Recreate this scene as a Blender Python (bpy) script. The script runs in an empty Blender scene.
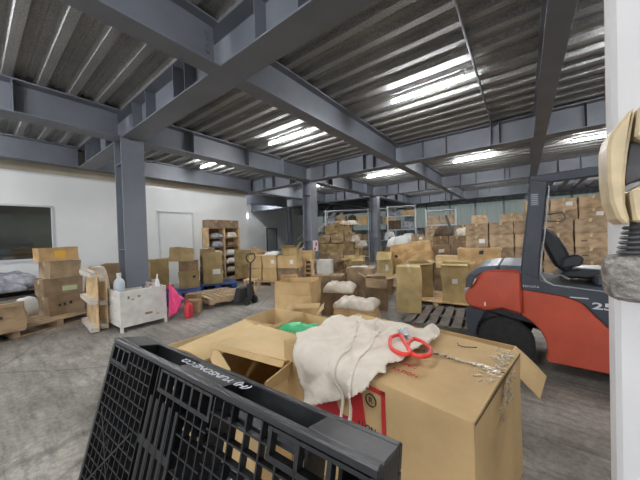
import bpy, bmesh, math, random
from mathutils import Vector, Matrix, noise
R = math.radians
random.seed(7)
sc = bpy.context.scene
COL = sc.collection

# ------------------------------------------------------------------ materials
def nodes(name):
    m = bpy.data.materials.new(name); m.use_nodes = True
    nt = m.node_tree
    return m, nt, nt.nodes['Principled BSDF']
def L(nt, a, b): nt.links.new(a, b)
def N(nt, t, **kw):
    n = nt.nodes.new(t)
    for k, v in kw.items():
        if k in n.inputs: n.inputs[k].default_value = v
        else: setattr(n, k, v)
    return n
def ramp(nt, fac, stops):
    r = nt.nodes.new('ShaderNodeValToRGB')
    e = r.color_ramp.elements
    while len(e) < len(stops): e.new(.5)
    for i, (p, c) in enumerate(stops):
        e[i].position = p; e[i].color = (*c, 1) if len(c) == 3 else c
    L(nt, fac, r.inputs['Fac']); return r
def mixc(nt, fac, a, b, mode='MIX'):
    n = nt.nodes.new('ShaderNodeMix'); n.data_type = 'RGBA'; n.blend_type = mode
    for s, v in ((n.inputs[0], fac), (n.inputs[6], a), (n.inputs[7], b)):
        if hasattr(v, 'is_output'): L(nt, v, s)
        elif isinstance(v, (int, float)): s.default_value = v
        else: s.default_value = (*v, 1)
    return n.outputs[2]
def plain(name, c, rough=.6, metal=0., spec=.5, var=0., scale=6, bump=0., bscale=40, coat=0.):
    m, nt, b = nodes(name)
    b.inputs['Base Color'].default_value = (*c, 1)
    b.inputs['Roughness'].default_value = rough
    b.inputs['Metallic'].default_value = metal
    b.inputs['Specular IOR Level'].default_value = spec
    b.inputs['Coat Weight'].default_value = coat
    tc = N(nt, 'ShaderNodeTexCoord')
    if var:
        n = N(nt, 'ShaderNodeTexNoise', Scale=scale, Detail=5.); L(nt, tc.outputs['Object'], n.inputs['Vector'])
        r = ramp(nt, n.outputs['Fac'], [(.3, tuple(x*(1-var) for x in c)), (.7, tuple(min(1, x*(1+var)) for x in c))])
        L(nt, r.outputs[0], b.inputs['Base Color'])
    if bump:
        n = N(nt, 'ShaderNodeTexNoise', Scale=bscale, Detail=4.); L(nt, tc.outputs['Object'], n.inputs['Vector'])
        bp = N(nt, 'ShaderNodeBump', Strength=bump, Distance=.01); L(nt, n.outputs['Fac'], bp.inputs['Height'])
        L(nt, bp.outputs[0], b.inputs['Normal'])
    return m
def card(name, c1, c2, stain=.25):
    m, nt, b = nodes(name)
    b.inputs['Roughness'].default_value = .82
    b.inputs['Specular IOR Level'].default_value = .25
    tc = N(nt, 'ShaderNodeTexCoord'); oi = N(nt, 'ShaderNodeObjectInfo')
    base = mixc(nt, oi.outputs['Random'], c1, c2)
    n = N(nt, 'ShaderNodeTexNoise', Scale=3.5, Detail=6.); L(nt, tc.outputs['Object'], n.inputs['Vector'])
    r = ramp(nt, n.outputs['Fac'], [(.35, (1-stain,)*3), (.6, (1, 1, 1))])
    c = mixc(nt, 1., base, r.outputs[0], 'MULTIPLY')
    n2 = N(nt, 'ShaderNodeTexNoise', Scale=3.3, Detail=8., Roughness=.7); L(nt, tc.outputs['Object'], n2.inputs['Vector'])
    r2 = ramp(nt, n2.outputs['Fac'], [(.35, (.92, .91, .88)), (.6, (1.04, 1.04, 1.04))])
    c = mixc(nt, 1., c, r2.outputs[0], 'MULTIPLY')
    L(nt, c, b.inputs['Base Color'])
    n3 = N(nt, 'ShaderNodeTexNoise', Scale=9., Detail=4.); L(nt, tc.outputs['Object'], n3.inputs['Vector'])
    bp = N(nt, 'ShaderNodeBump', Strength=.12, Distance=.02); L(nt, n3.outputs['Fac'], bp.inputs['Height'])
    L(nt, bp.outputs[0], b.inputs['Normal'])
    return m
M = {}
M['tan'] = card('cardboard_tan', (.66, .465, .235), (.58, .40, .20), .1)
M['tanlight'] = card('cardboard_light', (.70, .52, .29), (.64, .46, .24), .1)
M['olive'] = card('cardboard_olive', (.46, .345, .165), (.38, .275, .13))
M['brown'] = card('cardboard_brown', (.36, .25, .145), (.26, .175, .105), .35)
M['orange'] = card('cardboard_orange', (.62, .40, .19), (.52, .33, .16), .3)
M['mixed'] = card('cardboard_mixed', (.46, .335, .21), (.28, .195, .125), .35)
M['yellow'] = card('cardboard_yellow', (.58, .44, .21), (.52, .385, .18), .25)
M['kraft'] = card('cardboard_kraft', (.50, .36, .225), (.42, .295, .18), .3)
M['dark'] = card('cardboard_dark', (.17, .11, .07), (.11, .08, .055), .35)
M['tape'] = plain('packing_tape', (.52, .38, .2), .28, var=.1)
M['cleartape'] = plain('clear_tape', (.56, .46, .32), .22, var=.35, scale=45, bump=.6)
M['label'] = plain('paper_label', (.75, .75, .72), .6, var=.08, scale=30)
M['ink'] = plain('black_ink', (.03, .03, .03), .7)
M['redink'] = plain('red_ink', (.50, .025, .03), .6)
M['yellowlabel'] = plain('yellow_label', (.75, .42, .06), .6)
M['greenlabel'] = plain('pale_green_label', (.5, .58, .35), .6)
M['wood'] = plain('pallet_wood', (.38, .27, .165), .8, var=.3, scale=5, bump=.1)
M['woodlight'] = plain('new_wood', (.60, .42, .23), .75, var=.25, scale=6, bump=.3)
M['woodpale'] = plain('weathered_wood', (.55, .50, .43), .8, var=.25, scale=8, bump=.3)
M['wooddark'] = plain('grey_wood', (.14, .12, .10), .85, var=.4, scale=6, bump=.4)
M['blackplastic'] = plain('black_plastic', (.007, .0075, .009), .36, var=.3, scale=12, bump=.08, bscale=60)
M['blue'] = plain('blue_plastic', (.02, .06, .22), .45, var=.2)
M['white'] = plain('white_paint_panel', (.62, .60, .56), .6, var=.12, scale=8)
M['cream'] = plain('cream_cotton', (.74, .665, .565), .9, var=.06, scale=7, bump=.7, bscale=22)
M['sack'] = plain('woven_sack', (.60, .53, .44), .75, var=.22, scale=9, bump=.5, bscale=14)
M['film'] = plain('grey_stretch_film', (.30, .31, .34), .25, var=.45, scale=9, bump=.9, bscale=14)
M['pink'] = plain('pink_fabric', (.85, .07, .24), .7, var=.15, scale=9, bump=.4, bscale=18)
M['redplastic'] = plain('red_plastic', (.55, .03, .05), .4)
M['green'] = plain('green_plastic', (.06, .50, .20), .3, var=.2, bump=.4, bscale=15)
M['redpaint'] = plain('forklift_red', (.47, .078, .042), .38, var=.12, scale=4, bump=.05, coat=.15)
M['darkpaint'] = plain('forklift_dark_grey', (.045, .053, .068), .42, var=.15, scale=6)
M['hood'] = plain('hood_vinyl', (.075, .09, .12), .4, var=.15, scale=8)
M['rubber'] = plain('tyre_rubber', (.018, .018, .018), .8, var=.3, scale=20, bump=.4)
M['vinyl'] = plain('black_vinyl', (.02, .022, .028), .4, bump=.1)
M['chrome'] = plain('bare_metal', (.55, .56, .58), .3, metal=.9)
M['greymetal'] = plain('grey_metal', (.34, .36, .38), .45, metal=.3, var=.1)
M['decal'] = plain('silver_decal', (.62, .64, .68), .4)
M['handset'] = plain('beige_handset_plastic', (.54, .43, .265), .38, var=.22, scale=22)
M['handgrey'] = plain('grey_rubber', (.07, .07, .075), .6, bump=.2)
M['wrap'] = plain('crinkled_film', (.22, .205, .185), .25, var=.4, scale=60, bump=1., bscale=70)
M['scissor'] = plain('scissor_red', (.78, .045, .035), .3, var=.1, scale=40)
M['steelblade'] = plain('blade_steel', (.25, .25, .27), .3, metal=.8)
M['bottle'] = plain('translucent_bottle', (.52, .57, .62), .35)
M['plant'] = plain('dark_leaves', (.02, .035, .02), .6)
M['fixture'] = plain('white_lamp_body', (.7, .7, .7), .5)
M['concwhite'] = plain('white_painted_concrete', (.60, .59, .59), .7, var=.06, scale=3, bump=.25, bscale=9)
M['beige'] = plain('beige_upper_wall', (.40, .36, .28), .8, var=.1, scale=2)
M['frame'] = plain('aluminium_frame', (.62, .63, .66), .4, metal=.3)

def m_steel():
    m, nt, b = nodes('painted_steel')
    tc = N(nt, 'ShaderNodeTexCoord')
    n = N(nt, 'ShaderNodeTexNoise', Scale=1.6, Detail=7.); L(nt, tc.outputs['Object'], n.inputs['Vector'])
    r = ramp(nt, n.outputs['Fac'], [(.3, (.15, .162, .190)), (.7, (.195, .21, .245))])
    L(nt, r.outputs[0], b.inputs['Base Color'])
    b.inputs['Roughness'].default_value = .5
    return m
M['steel'] = m_steel()
def m_deck():
    m, nt, b = nodes('galvanised_deck')
    tc = N(nt, 'ShaderNodeTexCoord')
    mp = N(nt, 'ShaderNodeMapping'); mp.inputs['Scale'].default_value = (1, 2.4, 1)
    L(nt, tc.outputs['Object'], mp.inputs['Vector'])
    v = N(nt, 'ShaderNodeTexVoronoi', Scale=24.); L(nt, mp.outputs[0], v.inputs['Vector'])
    n = N(nt, 'ShaderNodeTexNoise', Scale=1.1, Detail=6.); L(nt, tc.outputs['Object'], n.inputs['Vector'])
    n2 = N(nt, 'ShaderNodeTexNoise', Scale=48., Detail=3.); L(nt, tc.outputs['Object'], n2.inputs['Vector'])
    r = ramp(nt, n.outputs['Fac'], [(.3, (.23, .23, .228)), (.7, (.36, .36, .355))])
    r2 = ramp(nt, n2.outputs['Fac'], [(.38, (.78, .78, .77)), (.62, (1.12, 1.12, 1.1))])
    c = mixc(nt, 1., r.outputs[0], r2.outputs[0], 'MULTIPLY')
    L(nt, c, b.inputs['Base Color'])
    b.inputs['Roughness'].default_value = .58; b.inputs['Metallic'].default_value = .25
    # the embossing sits on the sloping rib sides: use the height band between the flats
    s = N(nt, 'ShaderNodeSeparateXYZ'); L(nt, tc.outputs['Object'], s.inputs[0])
    band = ramp(nt, s.outputs['Z'], [(0, (.15,)*3), (.02, (1, 1, 1)), (.07, (1, 1, 1)), (.085, (.15,)*3)])
    mul = N(nt, 'ShaderNodeMath', operation='MULTIPLY'); L(nt, v.outputs['Distance'], mul.inputs[0]); L(nt, band.outputs[0], mul.inputs[1])
    bp = N(nt, 'ShaderNodeBump', Strength=.8, Distance=.012); L(nt, mul.outputs[0], bp.inputs['Height'])
    L(nt, bp.outputs[0], b.inputs['Normal'])
    return m
M['deck'] = m_deck()
def m_floor():
    m, nt, b = nodes('worn_concrete')
    tc = N(nt, 'ShaderNodeTexCoord')
    n = N(nt, 'ShaderNodeTexNoise', Scale=.9, Detail=9., Roughness=.65); L(nt, tc.outputs['Object'], n.inputs['Vector'])
    r = ramp(nt, n.outputs['Fac'], [(.3, (.13, .12, .105)), (.5, (.27, .25, .22)), (.66, (.44, .41, .365))])
    mp = N(nt, 'ShaderNodeMapping'); mp.inputs['Rotation'].default_value = (0, 0, .5); mp.inputs['Scale'].default_value = (1.2, 7, 1)
    L(nt, tc.outputs['Object'], mp.inputs['Vector'])
    n2 = N(nt, 'ShaderNodeTexNoise', Scale=1.7, Detail=7., Roughness=.7); L(nt, mp.outputs[0], n2.inputs['Vector'])
    r2 = ramp(nt, n2.outputs['Fac'], [(.36, (.5, .5, .5)), (.52, (1, 1, 1)), (.72, (1.2, 1.19, 1.17))])
    c = mixc(nt, .8, r.outputs[0], r2.outputs[0], 'MULTIPLY')
    n3 = N(nt, 'ShaderNodeTexNoise', Scale=22., Detail=6., Roughness=.7); L(nt, tc.outputs['Object'], n3.inputs['Vector'])
    r3 = ramp(nt, n3.outputs['Fac'], [(.38, (.72, .72, .72)), (.58, (1.08, 1.08, 1.08))])
    c = mixc(nt, 1., c, r3.outputs[0], 'MULTIPLY')
    v = N(nt, 'ShaderNodeTexVoronoi', Scale=.55, feature='DISTANCE_TO_EDGE')
    nv = N(nt, 'ShaderNodeTexNoise', Scale=2.2, Detail=5.); L(nt, tc.outputs['Object'], nv.inputs['Vector'])
    wv = mixc(nt, .12, tc.outputs['Object'], nv.outputs['Color'])
    L(nt, wv, v.inputs['Vector'])
    r4 = ramp(nt, v.outputs['Distance'], [(0, (.5, .5, .5)), (.012, (1, 1, 1))])
    c = mixc(nt, .8, c, r4.outputs[0], 'MULTIPLY')
    L(nt, c, b.inputs['Base Color'])
    rr = ramp(nt, n.outputs['Fac'], [(.35, (.42,)*3), (.7, (.62,)*3)])
    L(nt, rr.outputs[0], b.inputs['Roughness'])
    bp = N(nt, 'ShaderNodeBump', Strength=.15, Distance=.01); L(nt, n3.outputs['Fac'], bp.inputs['Height'])
    L(nt, bp.outputs[0], b.inputs['Normal'])
    return m
M['floor'] = m_floor()
def m_wall():
    m, nt, b = nodes('white_panel_wall')
    tc = N(nt, 'ShaderNodeTexCoord')
    n = N(nt, 'ShaderNodeTexNoise', Scale=.8, Detail=6.); L(nt, tc.outputs['Object'], n.inputs['Vector'])
    r = ramp(nt, n.outputs['Fac'], [(.3, (.68, .70, .70)), (.7, (.78, .79, .78))])
    L(nt, r.outputs[0], b.inputs['Base Color']); b.inputs['Roughness'].default_value = .65
    return m
M['wall'] = m_wall()
def m_poly():
    m, nt, b = nodes('translucent_cladding')
    out = nt.nodes['Material Output']
    d = N(nt, 'ShaderNodeBsdfDiffuse'); d.inputs[0].default_value = (.34, .37, .355, 1)
    t = N(nt, 'ShaderNodeBsdfTranslucent'); t.inputs[0].default_value = (.16, .19, .175, 1)
    mx = N(nt, 'ShaderNodeMixShader'); mx.inputs[0].default_value = .4
    L(nt, d.outputs[0], mx.inputs[1]); L(nt, t.outputs[0], mx.inputs[2]); L(nt, mx.outputs[0], out.inputs[0])
    return m
M['poly'] = m_poly()
M['clad'] = plain('grey_cladding', (.30, .34, .35), .55, var=.1)
def m_glass(name, c, rough=.05):
    m, nt, b = nodes(name)
    b.inputs['Base Color'].default_value = (*c, 1); b.inputs['Roughness'].default_value = rough
    b.inputs['Specular IOR Level'].default_value = .8
    return m
def m_win():
    m, nt, b = nodes('window_glass'); out = nt.nodes['Material Output']
    t = N(nt, 'ShaderNodeBsdfTransparent'); t.inputs[0].default_value = (.62, .64, .62, 1)
    g = N(nt, 'ShaderNodeBsdfGlossy'); g.inputs['Roughness'].default_value = .04
    mx = N(nt, 'ShaderNodeMixShader'); mx.inputs[0].default_value = .16
    L(nt, t.outputs[0], mx.inputs[1]); L(nt, g.outputs[0], mx.inputs[2]); L(nt, mx.outputs[0], out.inputs[0])
    return m
M['winglass'] = m_win()
def emit(name, c, s):
    m, nt, b = nodes(name)
    b.inputs['Base Color'].default_value = (1, 1, 1, 1)
    b.inputs['Emission Color'].default_value = (*c, 1); b.inputs['Emission Strength'].default_value = s
    return m
M['tube'] = emit('fluorescent_tube', (.97, .985, 1.), 125.)
M['lightsign'] = emit('lit_sign', (.9, .97, 1.), 5.)

# ------------------------------------------------------------------ mesh helpers
class MB:
    def __init__(s): s.bm = bmesh.new()
    def quadbox(s, pts):
        v = [s.bm.verts.new(p) for p in pts]
        for f in ((0, 3, 2, 1), (4, 5, 6, 7), (0, 1, 5, 4), (1, 2, 6, 5), (2, 3, 7, 6), (3, 0, 4, 7)):
            s.bm.faces.new([v[i] for i in f])
        return s
    def box(s, x0, x1, y0, y1, z0, z1, mat=None):
        p = [Vector(q) for q in ((x0, y0, z0), (x1, y0, z0), (x1, y1, z0), (x0, y1, z0), (x0, y0, z1), (x1, y0, z1), (x1, y1, z1), (x0, y1, z1))]
        if mat is not None: p = [mat @ q for q in p]
        return s.quadbox(p)
    def cbox(s, c, d, mat=None):
        return s.box(c[0]-d[0]/2, c[0]+d[0]/2, c[1]-d[1]/2, c[1]+d[1]/2, c[2]-d[2]/2, c[2]+d[2]/2, mat)
    def prism(s, pts, y0, y1, axis='y'):
        """closed outline extruded along an axis; pts are the two other coordinates"""
        def P(a, b, t): return (a, t, b) if axis == 'y' else ((t, a, b) if axis == 'x' else (a, b, t))
        A = [s.bm.verts.new(P(a, b, y0)) for a, b in pts]; B = [s.bm.verts.new(P(a, b, y1)) for a, b in pts]
        n = len(pts)
        for i in range(n): s.bm.faces.new((A[i], A[(i+1) % n], B[(i+1) % n], B[i]))
        fa = s.bm.faces.new(A); fb = s.bm.faces.new(B[::-1])
        return s
    def tube(s, path, r, seg=8, cap=True):
        path = [Vector(p) for p in path]; rings = []
        rs = r if isinstance(r, (list, tuple)) else [r]*len(path)
        up = None
        for i, p in enumerate(path):
            t = ((path[i+1] if i+1 < len(path) else p)-(path[i-1] if i else p)).normalized()
            if up is None:
                up = Vector((0, 0, 1)) if abs(t.z) < .9 else Vector((1, 0, 0))
            a = t.cross(up).normalized(); b2 = a.cross(t).normalized(); up = b2
            rings.append([s.bm.verts.new(p+rs[i]*(math.cos(2*math.pi*k/seg)*a+math.sin(2*math.pi*k/seg)*b2)) for k in range(seg)])
        for A, B in zip(rings, rings[1:]):
            for k in range(seg): s.bm.faces.new((A[k], A[(k+1) % seg], B[(k+1) % seg], B[k]))
        if cap: s.bm.faces.new(rings[0][::-1]); s.bm.faces.new(rings[-1])
        return s
    def lathe(s, prof, c=(0, 0, 0), axis='z', seg=20):
        rings = []
        for r, h in prof:
            ring = []
            for k in range(seg):
                a = 2*math.pi*k/seg; u, v = r*math.cos(a), r*math.sin(a)
                q = (u, v, h) if axis == 'z' else ((u, h, v) if axis == 'y' else (h, u, v))
                ring.append(s.bm.verts.new(Vector(q)+Vector(c)))
            rings.append(ring)
        for A, B in zip(rings, rings[1:]):
            for k in range(seg): s.bm.faces.new((A[k], A[(k+1) % seg], B[(k+1) % seg], B[k]))
        s.bm.faces.new(rings[0][::-1]); s.bm.faces.new(rings[-1])
        return s
    def mesh(s, name, mat, bevel=0., smooth=False):
        bm = s.bm
        bmesh.ops.recalc_face_normals(bm, faces=bm.faces)
        if bevel: bmesh.ops.bevel(bm, geom=[e for e in bm.edges if e.calc_face_angle(0) > .5], offset=bevel, segments=1, affect='EDGES')
        me = bpy.data.meshes.new(name); bm.to_mesh(me); bm.free()
        me.materials.append(M[mat] if isinstance(mat, str) else mat)
        if smooth: me.polygons.foreach_set('use_smooth', [True]*len(me.polygons))
        return me
    def build(s, name, mat, parent=None, bevel=0., smooth=False, loc=None, rz=0.):
        return obj(name, s.mesh(name, mat, bevel, smooth), parent, loc, rz)
def obj(name, me, parent=None, loc=None, rz=0.):
    o = bpy.data.objects.new(name, me); COL.objects.link(o)
    if parent is not None: o.parent = parent
    if loc is not None: o.location = loc
    if rz: o.rotation_euler = (0, 0, R(rz))
    return o
def tag(o, label, cat, group=None, kind=None):
    o['label'] = label; o['category'] = cat
    if group: o['group'] = group
    if kind: o['kind'] = kind
    return o
def thing(name, label, cat, loc=(0, 0, 0), rz=0., group=None):
    o = bpy.data.objects.new(name, None); COL.objects.link(o); o.empty_display_size = .1
    o.location = loc; o.rotation_euler = (0, 0, R(rz))
    return tag(o, label, cat, group)
def struct(name, mb, mat, label=None, cat=None, bevel=0., group=None):
    o = mb.build(name, mat, bevel=bevel); o['kind'] = 'structure'
    if label: o['label'] = label
    if cat: o['category'] = cat
    if group: o['group'] = group
    return o
def copy_tree(o, parent=None):
    c = o.copy(); COL.objects.link(c)
    if parent is not None: c.parent = parent
    for ch in list(o.children): copy_tree(ch, c)
    return c
def crush_fn(amp, seed, freq=2.2):
    def f(p):
        if not amp: return p
        q = Vector(p)
        d = noise.noise_vector(q*freq+Vector((seed*3.7, seed*1.3, seed*5.1)))
        k = min(1., max(0., q.z*4)) * .7 + .3
        e = noise.noise_vector(q*6.5+Vector((seed, seed*2.2, 4)))
        d = d*1.3+e*.55
        return q+amp*Vector((d.x, d.y, d.z*.8*min(1, q.z*5)))
    return f
def text(name, body, size, mat, parent, loc, rot, ext=.0006, bold=0., sx=1.):
    cu = bpy.data.curves.new(name, 'FONT'); cu.body = body; cu.size = size; cu.extrude = ext; cu.offset = bold
    cu.align_x = 'CENTER'; cu.align_y = 'CENTER'; cu.materials.append(M[mat])
    t_ = bpy.data.objects.new('t', cu); COL.objects.link(t_)
    me = bpy.data.meshes.new_from_object(t_.evaluated_get(bpy.context.evaluated_depsgraph_get())); bpy.data.objects.remove(t_)
    me.name = name
    o = bpy.data.objects.new(name, me); COL.objects.link(o); o.parent = parent
    o.location = loc; o.rotation_euler = rot; o.scale = (sx, 1, 1)
    return o

# ------------------------------------------------------------------ cartons
def carton(label, x, y, z, sx, sy, sz, rz=0., mat='mixed', group=None, tape=True, crush=.0, sticker=None,
           flaps=None, name='cardboard_carton', cat='carton', along='x', tilt=(0, 0), seed=None, printed=None, flen=None):
    """sx, sy, sz: outer size; flaps: opening angles (-y, +y, -x, +x), None keeps that one shut; 0 upright, 90 level outwards"""
    seed = random.random()*50 if seed is None else seed
    root = thing(name, label, cat, (x, y, z), rz, group)
    root.rotation_euler = (R(tilt[0]), R(tilt[1]), R(rz))
    cuts = 6 if crush else 0
    if .012 < crush < .04: crush *= 1.25
    fn = crush_fn(crush, seed)
    hx, hy = sx/2, sy/2
    if flaps is None:
        b = MB(); b.box(-hx, hx, -hy, hy, 0, sz)
        if cuts: bmesh.ops.subdivide_edges(b.bm, edges=b.bm.edges[:], cuts=cuts, use_grid_fill=True)
        for v in b.bm.verts: v.co = fn(v.co)
        b.build('body', mat, root, bevel=0 if cuts else .004)
    else:
        b = MB(); t = .006
        b.box(-hx, hx, -hy, -hy+t, 0, sz); b.box(-hx, hx, hy-t, hy, 0, sz)
        b.box(-hx, -hx+t, -hy+t, hy-t, 0, sz); b.box(hx-t, hx, -hy+t, hy-t, 0, sz); b.box(-hx+t, hx-t, -hy+t, hy-t, 0, t)
        if cuts: bmesh.ops.subdivide_edges(b.bm, edges=b.bm.edges[:], cuts=3, use_grid_fill=True)
        for v in b.bm.verts: v.co = fn(v.co)
        b.build('body', mat, root)
        fl = flen or min(sx, sy)*.5
        for k, a in enumerate(flaps):
            if a is None: continue
            w = (sx if k < 2 else sy)-.012
            c, s_ = math.cos(R(a)), math.sin(R(a))
            fb = MB()
            o_ = (-hy, hy, -hx, hx)[k]; sg = (-1, 1, -1, 1)[k]
            n_ = 4
            prev = None
            for i in range(n_):   # slightly bowed flap
                a0 = R(a+i*3); l0 = fl/n_
                if prev is None: prev = (o_-sg*.004, sz+.001)
                nx = (prev[0]+sg*math.sin(a0)*l0, prev[1]+math.cos(a0)*l0)
                tx, tz = math.cos(a0)*.0025, -math.sin(a0)*.0025*sg
                q = []
                for (u, zz) in ((prev[0]-sg*tx, prev[1]-tz*sg), (prev[0]+sg*tx, prev[1]+tz*sg), (nx[0]+sg*tx, nx[1]+tz*sg), (nx[0]-sg*tx, nx[1]-tz*sg)):
                    q.append((u, zz))
                ins = .01*i/n_
                pts = [(-w/2+ins, u, zz) if k < 2 else (u, -w/2+ins, zz) for u, zz in q]+[(w/2-ins, u, zz) if k < 2 else (u, w/2-ins, zz) for u, zz in q]
                fb.quadbox(pts); prev = nx
            for v in fb.bm.verts: v.co = fn(v.co)
            fb.build('flap', mat, root)
    if tape and flaps is None:
        tb = MB(); w = .028; e = .0015; d = min(.09, sz*.3)
        if along == 'x':
            segs = [(-hx-e, hx+e, -w, w, sz, sz+e), (-hx-e, -hx, -w, w, sz-d, sz), (hx, hx+e, -w, w, sz-d, sz)]
        else:
            segs = [(-w, w, -hy-e, hy+e, sz, sz+e), (-w, w, -hy-e, -hy, sz-d, sz), (-w, w, hy, hy+e, sz-d, sz)]
        for q in segs: tb.box(*q)
        if crush:
            bmesh.ops.subdivide_edges(tb.bm, edges=tb.bm.edges[:], cuts=3, use_grid_fill=True)
            for v in tb.bm.verts: v.co = fn(v.co)+Vector((0, 0, .002))
        tb.build('tape', 'tape', root)
    for st in ([sticker] if isinstance(sticker, tuple) else (sticker or [])):
        side, u, v_, w, h, mt = st                      # side '-y' '+x' ..; u, v_ centre as fractions
        sb = MB(); e = .003 + crush*.25
        if side == '-y': sb.box(u*sx-w/2, u*sx+w/2, -hy-e, -hy+.001, v_*sz-h/2, v_*sz+h/2)
        if side == '+x': sb.box(hx-.001, hx+e, u*sy-w/2, u*sy+w/2, v_*sz-h/2, v_*sz+h/2)
        if side == 'top': sb.box(u*sx-w/2, u*sx+w/2, v_*sy-h/2, v_*sy+h/2, sz-.001, sz+e)
        for v in sb.bm.verts: v.co = fn(v.co)
        sb.build('shipping_label', mt, root)
    if printed:
        e = .0012+crush*.25
        for (side, u, v_, w, h) in printed:
            pb = MB()
            if side == '-y': pb.box(u*sx-w/2, u*sx+w/2, -hy-e, -hy+.001, v_*sz-h/2, v_*sz+h/2)
            else: pb.box(hx-.001, hx+e, u*sy-w/2, u*sy+w/2, v_*sz-h/2, v_*sz+h/2)
            for v in pb.bm.verts: v.co = fn(v.co)
            pb.build('printed_mark', 'ink', root)
    return root

def wood_pallet(label, x, y, z, sx=1.1, sy=1.1, rz=0., mat='wood', name='wooden_pallet', n=7, tilt=None, h=.13, group=None, bottom=True):
    root = thing(name, label, 'pallet', (x, y, z), rz, group)
    if tilt: root.rotation_euler = tilt
    hx, hy = sx/2, sy/2; w = sy/(n*1.32)
    for i in range(n):
        yy = -hy+w/2+i*(sy-w)/(n-1)
        MB().box(-hx, hx, yy-w/2, yy+w/2, h-.02, h).build('deck_board', mat, root, bevel=.002)
    for i in range(3):
        xx = (-hx+.05, 0, hx-.05)[i]
        w2 = .045 if bottom else .036
        MB().box(xx-w2, xx+w2, -hy, hy, .02, h-.02).build('stringer', 'woodpale' if not bottom else mat, root)
    for i in range(3 if bottom else 0):
        yy = (-hy+.05, 0, hy-.05)[i]
        MB().box(-hx, hx, yy-.05, yy+.05, 0, .02).build('bottom_board', mat, root)
    return root

def lump(name, label, cat, x, y, z, sx, sy, h, rz, mat, seed=1., edge=.06, freq=4., amp=.05, nx=26, ny=20, group=None, drop=0.):
    """a closed crumpled lump or sheet with a domed top"""
    b = MB(); top = []; bot = []
    for j in range(ny+1):
        r1 = []; r2 = []
        for i in range(nx+1):
            u, v = i/nx*2-1, j/ny*2-1
            q = Vector((u*sx/2, v*sy/2, 0))
            e = max(0., 1-max(abs(u), abs(v))**6)
            dd = noise.noise_vector(q*freq+Vector((seed*7, seed, 3)))
            zz = h*(.35+.65*e)+amp*dd.z*(.4+.6*e)+amp*.5*noise.noise(q*freq*3+Vector((seed, 2, 9)))
            p = Vector((q.x*(1-.0*e)+amp*.8*dd.x, q.y+amp*.8*dd.y, max(.008, zz)-drop*(1-e)))
            r1.append(b.bm.verts.new(p)); r2.append(b.bm.verts.new((p.x, p.y, min(p.z-.005, max(-drop, 0) if not drop else p.z-.006))))
        top.append(r1); bot.append(r2)
    for j in range(ny):
        for i in range(nx):
            b.bm.faces.new((top[j][i], top[j][i+1], top[j+1][i+1], top[j+1][i]))
            b.bm.faces.new((bot[j][i], bot[j+1][i], bot[j+1][i+1], bot[j][i+1]))
    for i in range(nx):
        b.bm.faces.new((bot[0][i], bot[0][i+1], top[0][i+1], top[0][i])); b.bm.faces.new((top[ny][i], top[ny][i+1], bot[ny][i+1], bot[ny][i]))
    for j in range(ny):
        b.bm.faces.new((top[j][0], top[j+1][0], bot[j+1][0], bot[j][0])); b.bm.faces.new((bot[j][nx], bot[j+1][nx], top[j+1][nx], top[j][nx]))
    o = b.build(name, mat, smooth=True, loc=(x, y, z), rz=rz)
    return tag(o, label, cat, group)

# ================================================================== THE SETTING
struct('floor', MB().box(-18, 11, -12, 24, -.2, 0), 'floor')
# ribbed steel deck of the floor above, ribs along x
ZS, ZD = 3.55, 4.08
def deck(name, x0, x1, y0, y1, mat='deck'):
    b = MB(); p = .372; prof = []
    y = y0
    while y < y1:
        prof += [(y, .0), (y+.10, .0), (y+.135, .075), (y+.20, .075), (y+.215, .062), (y+.235, .062), (y+.25, .075), (y+.337, .075)]
        y += p
    prof.append((y, 0.))
    A = [b.bm.verts.new((x0, a, c)) for a, c in prof]; B = [b.bm.verts.new((x1, a, c)) for a, c in prof]
    for i in range(len(prof)-1): b.bm.faces.new((A[i], A[i+1], B[i+1], B[i]))
    T = [b.bm.verts.new(q) for q in ((x0, y0, .2), (x0, prof[-1][0], .2), (x1, prof[-1][0], .2), (x1, y0, .2))]
    b.bm.faces.new(T); b.bm.faces.new([T[0]]+A+[T[1]]); b.bm.faces.new([T[3]]+B+[T[2]])
    b.bm.faces.new((A[0], B[0], T[3], T[0])); b.bm.faces.new((A[-1], B[-1], T[2], T[1]))
    o = b.build(name, mat); o.location = (0, 0, ZD+.002); o['kind'] = 'structure'
    return o
deck('ceiling', -17, 10, -5.2, 21.2)

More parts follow.
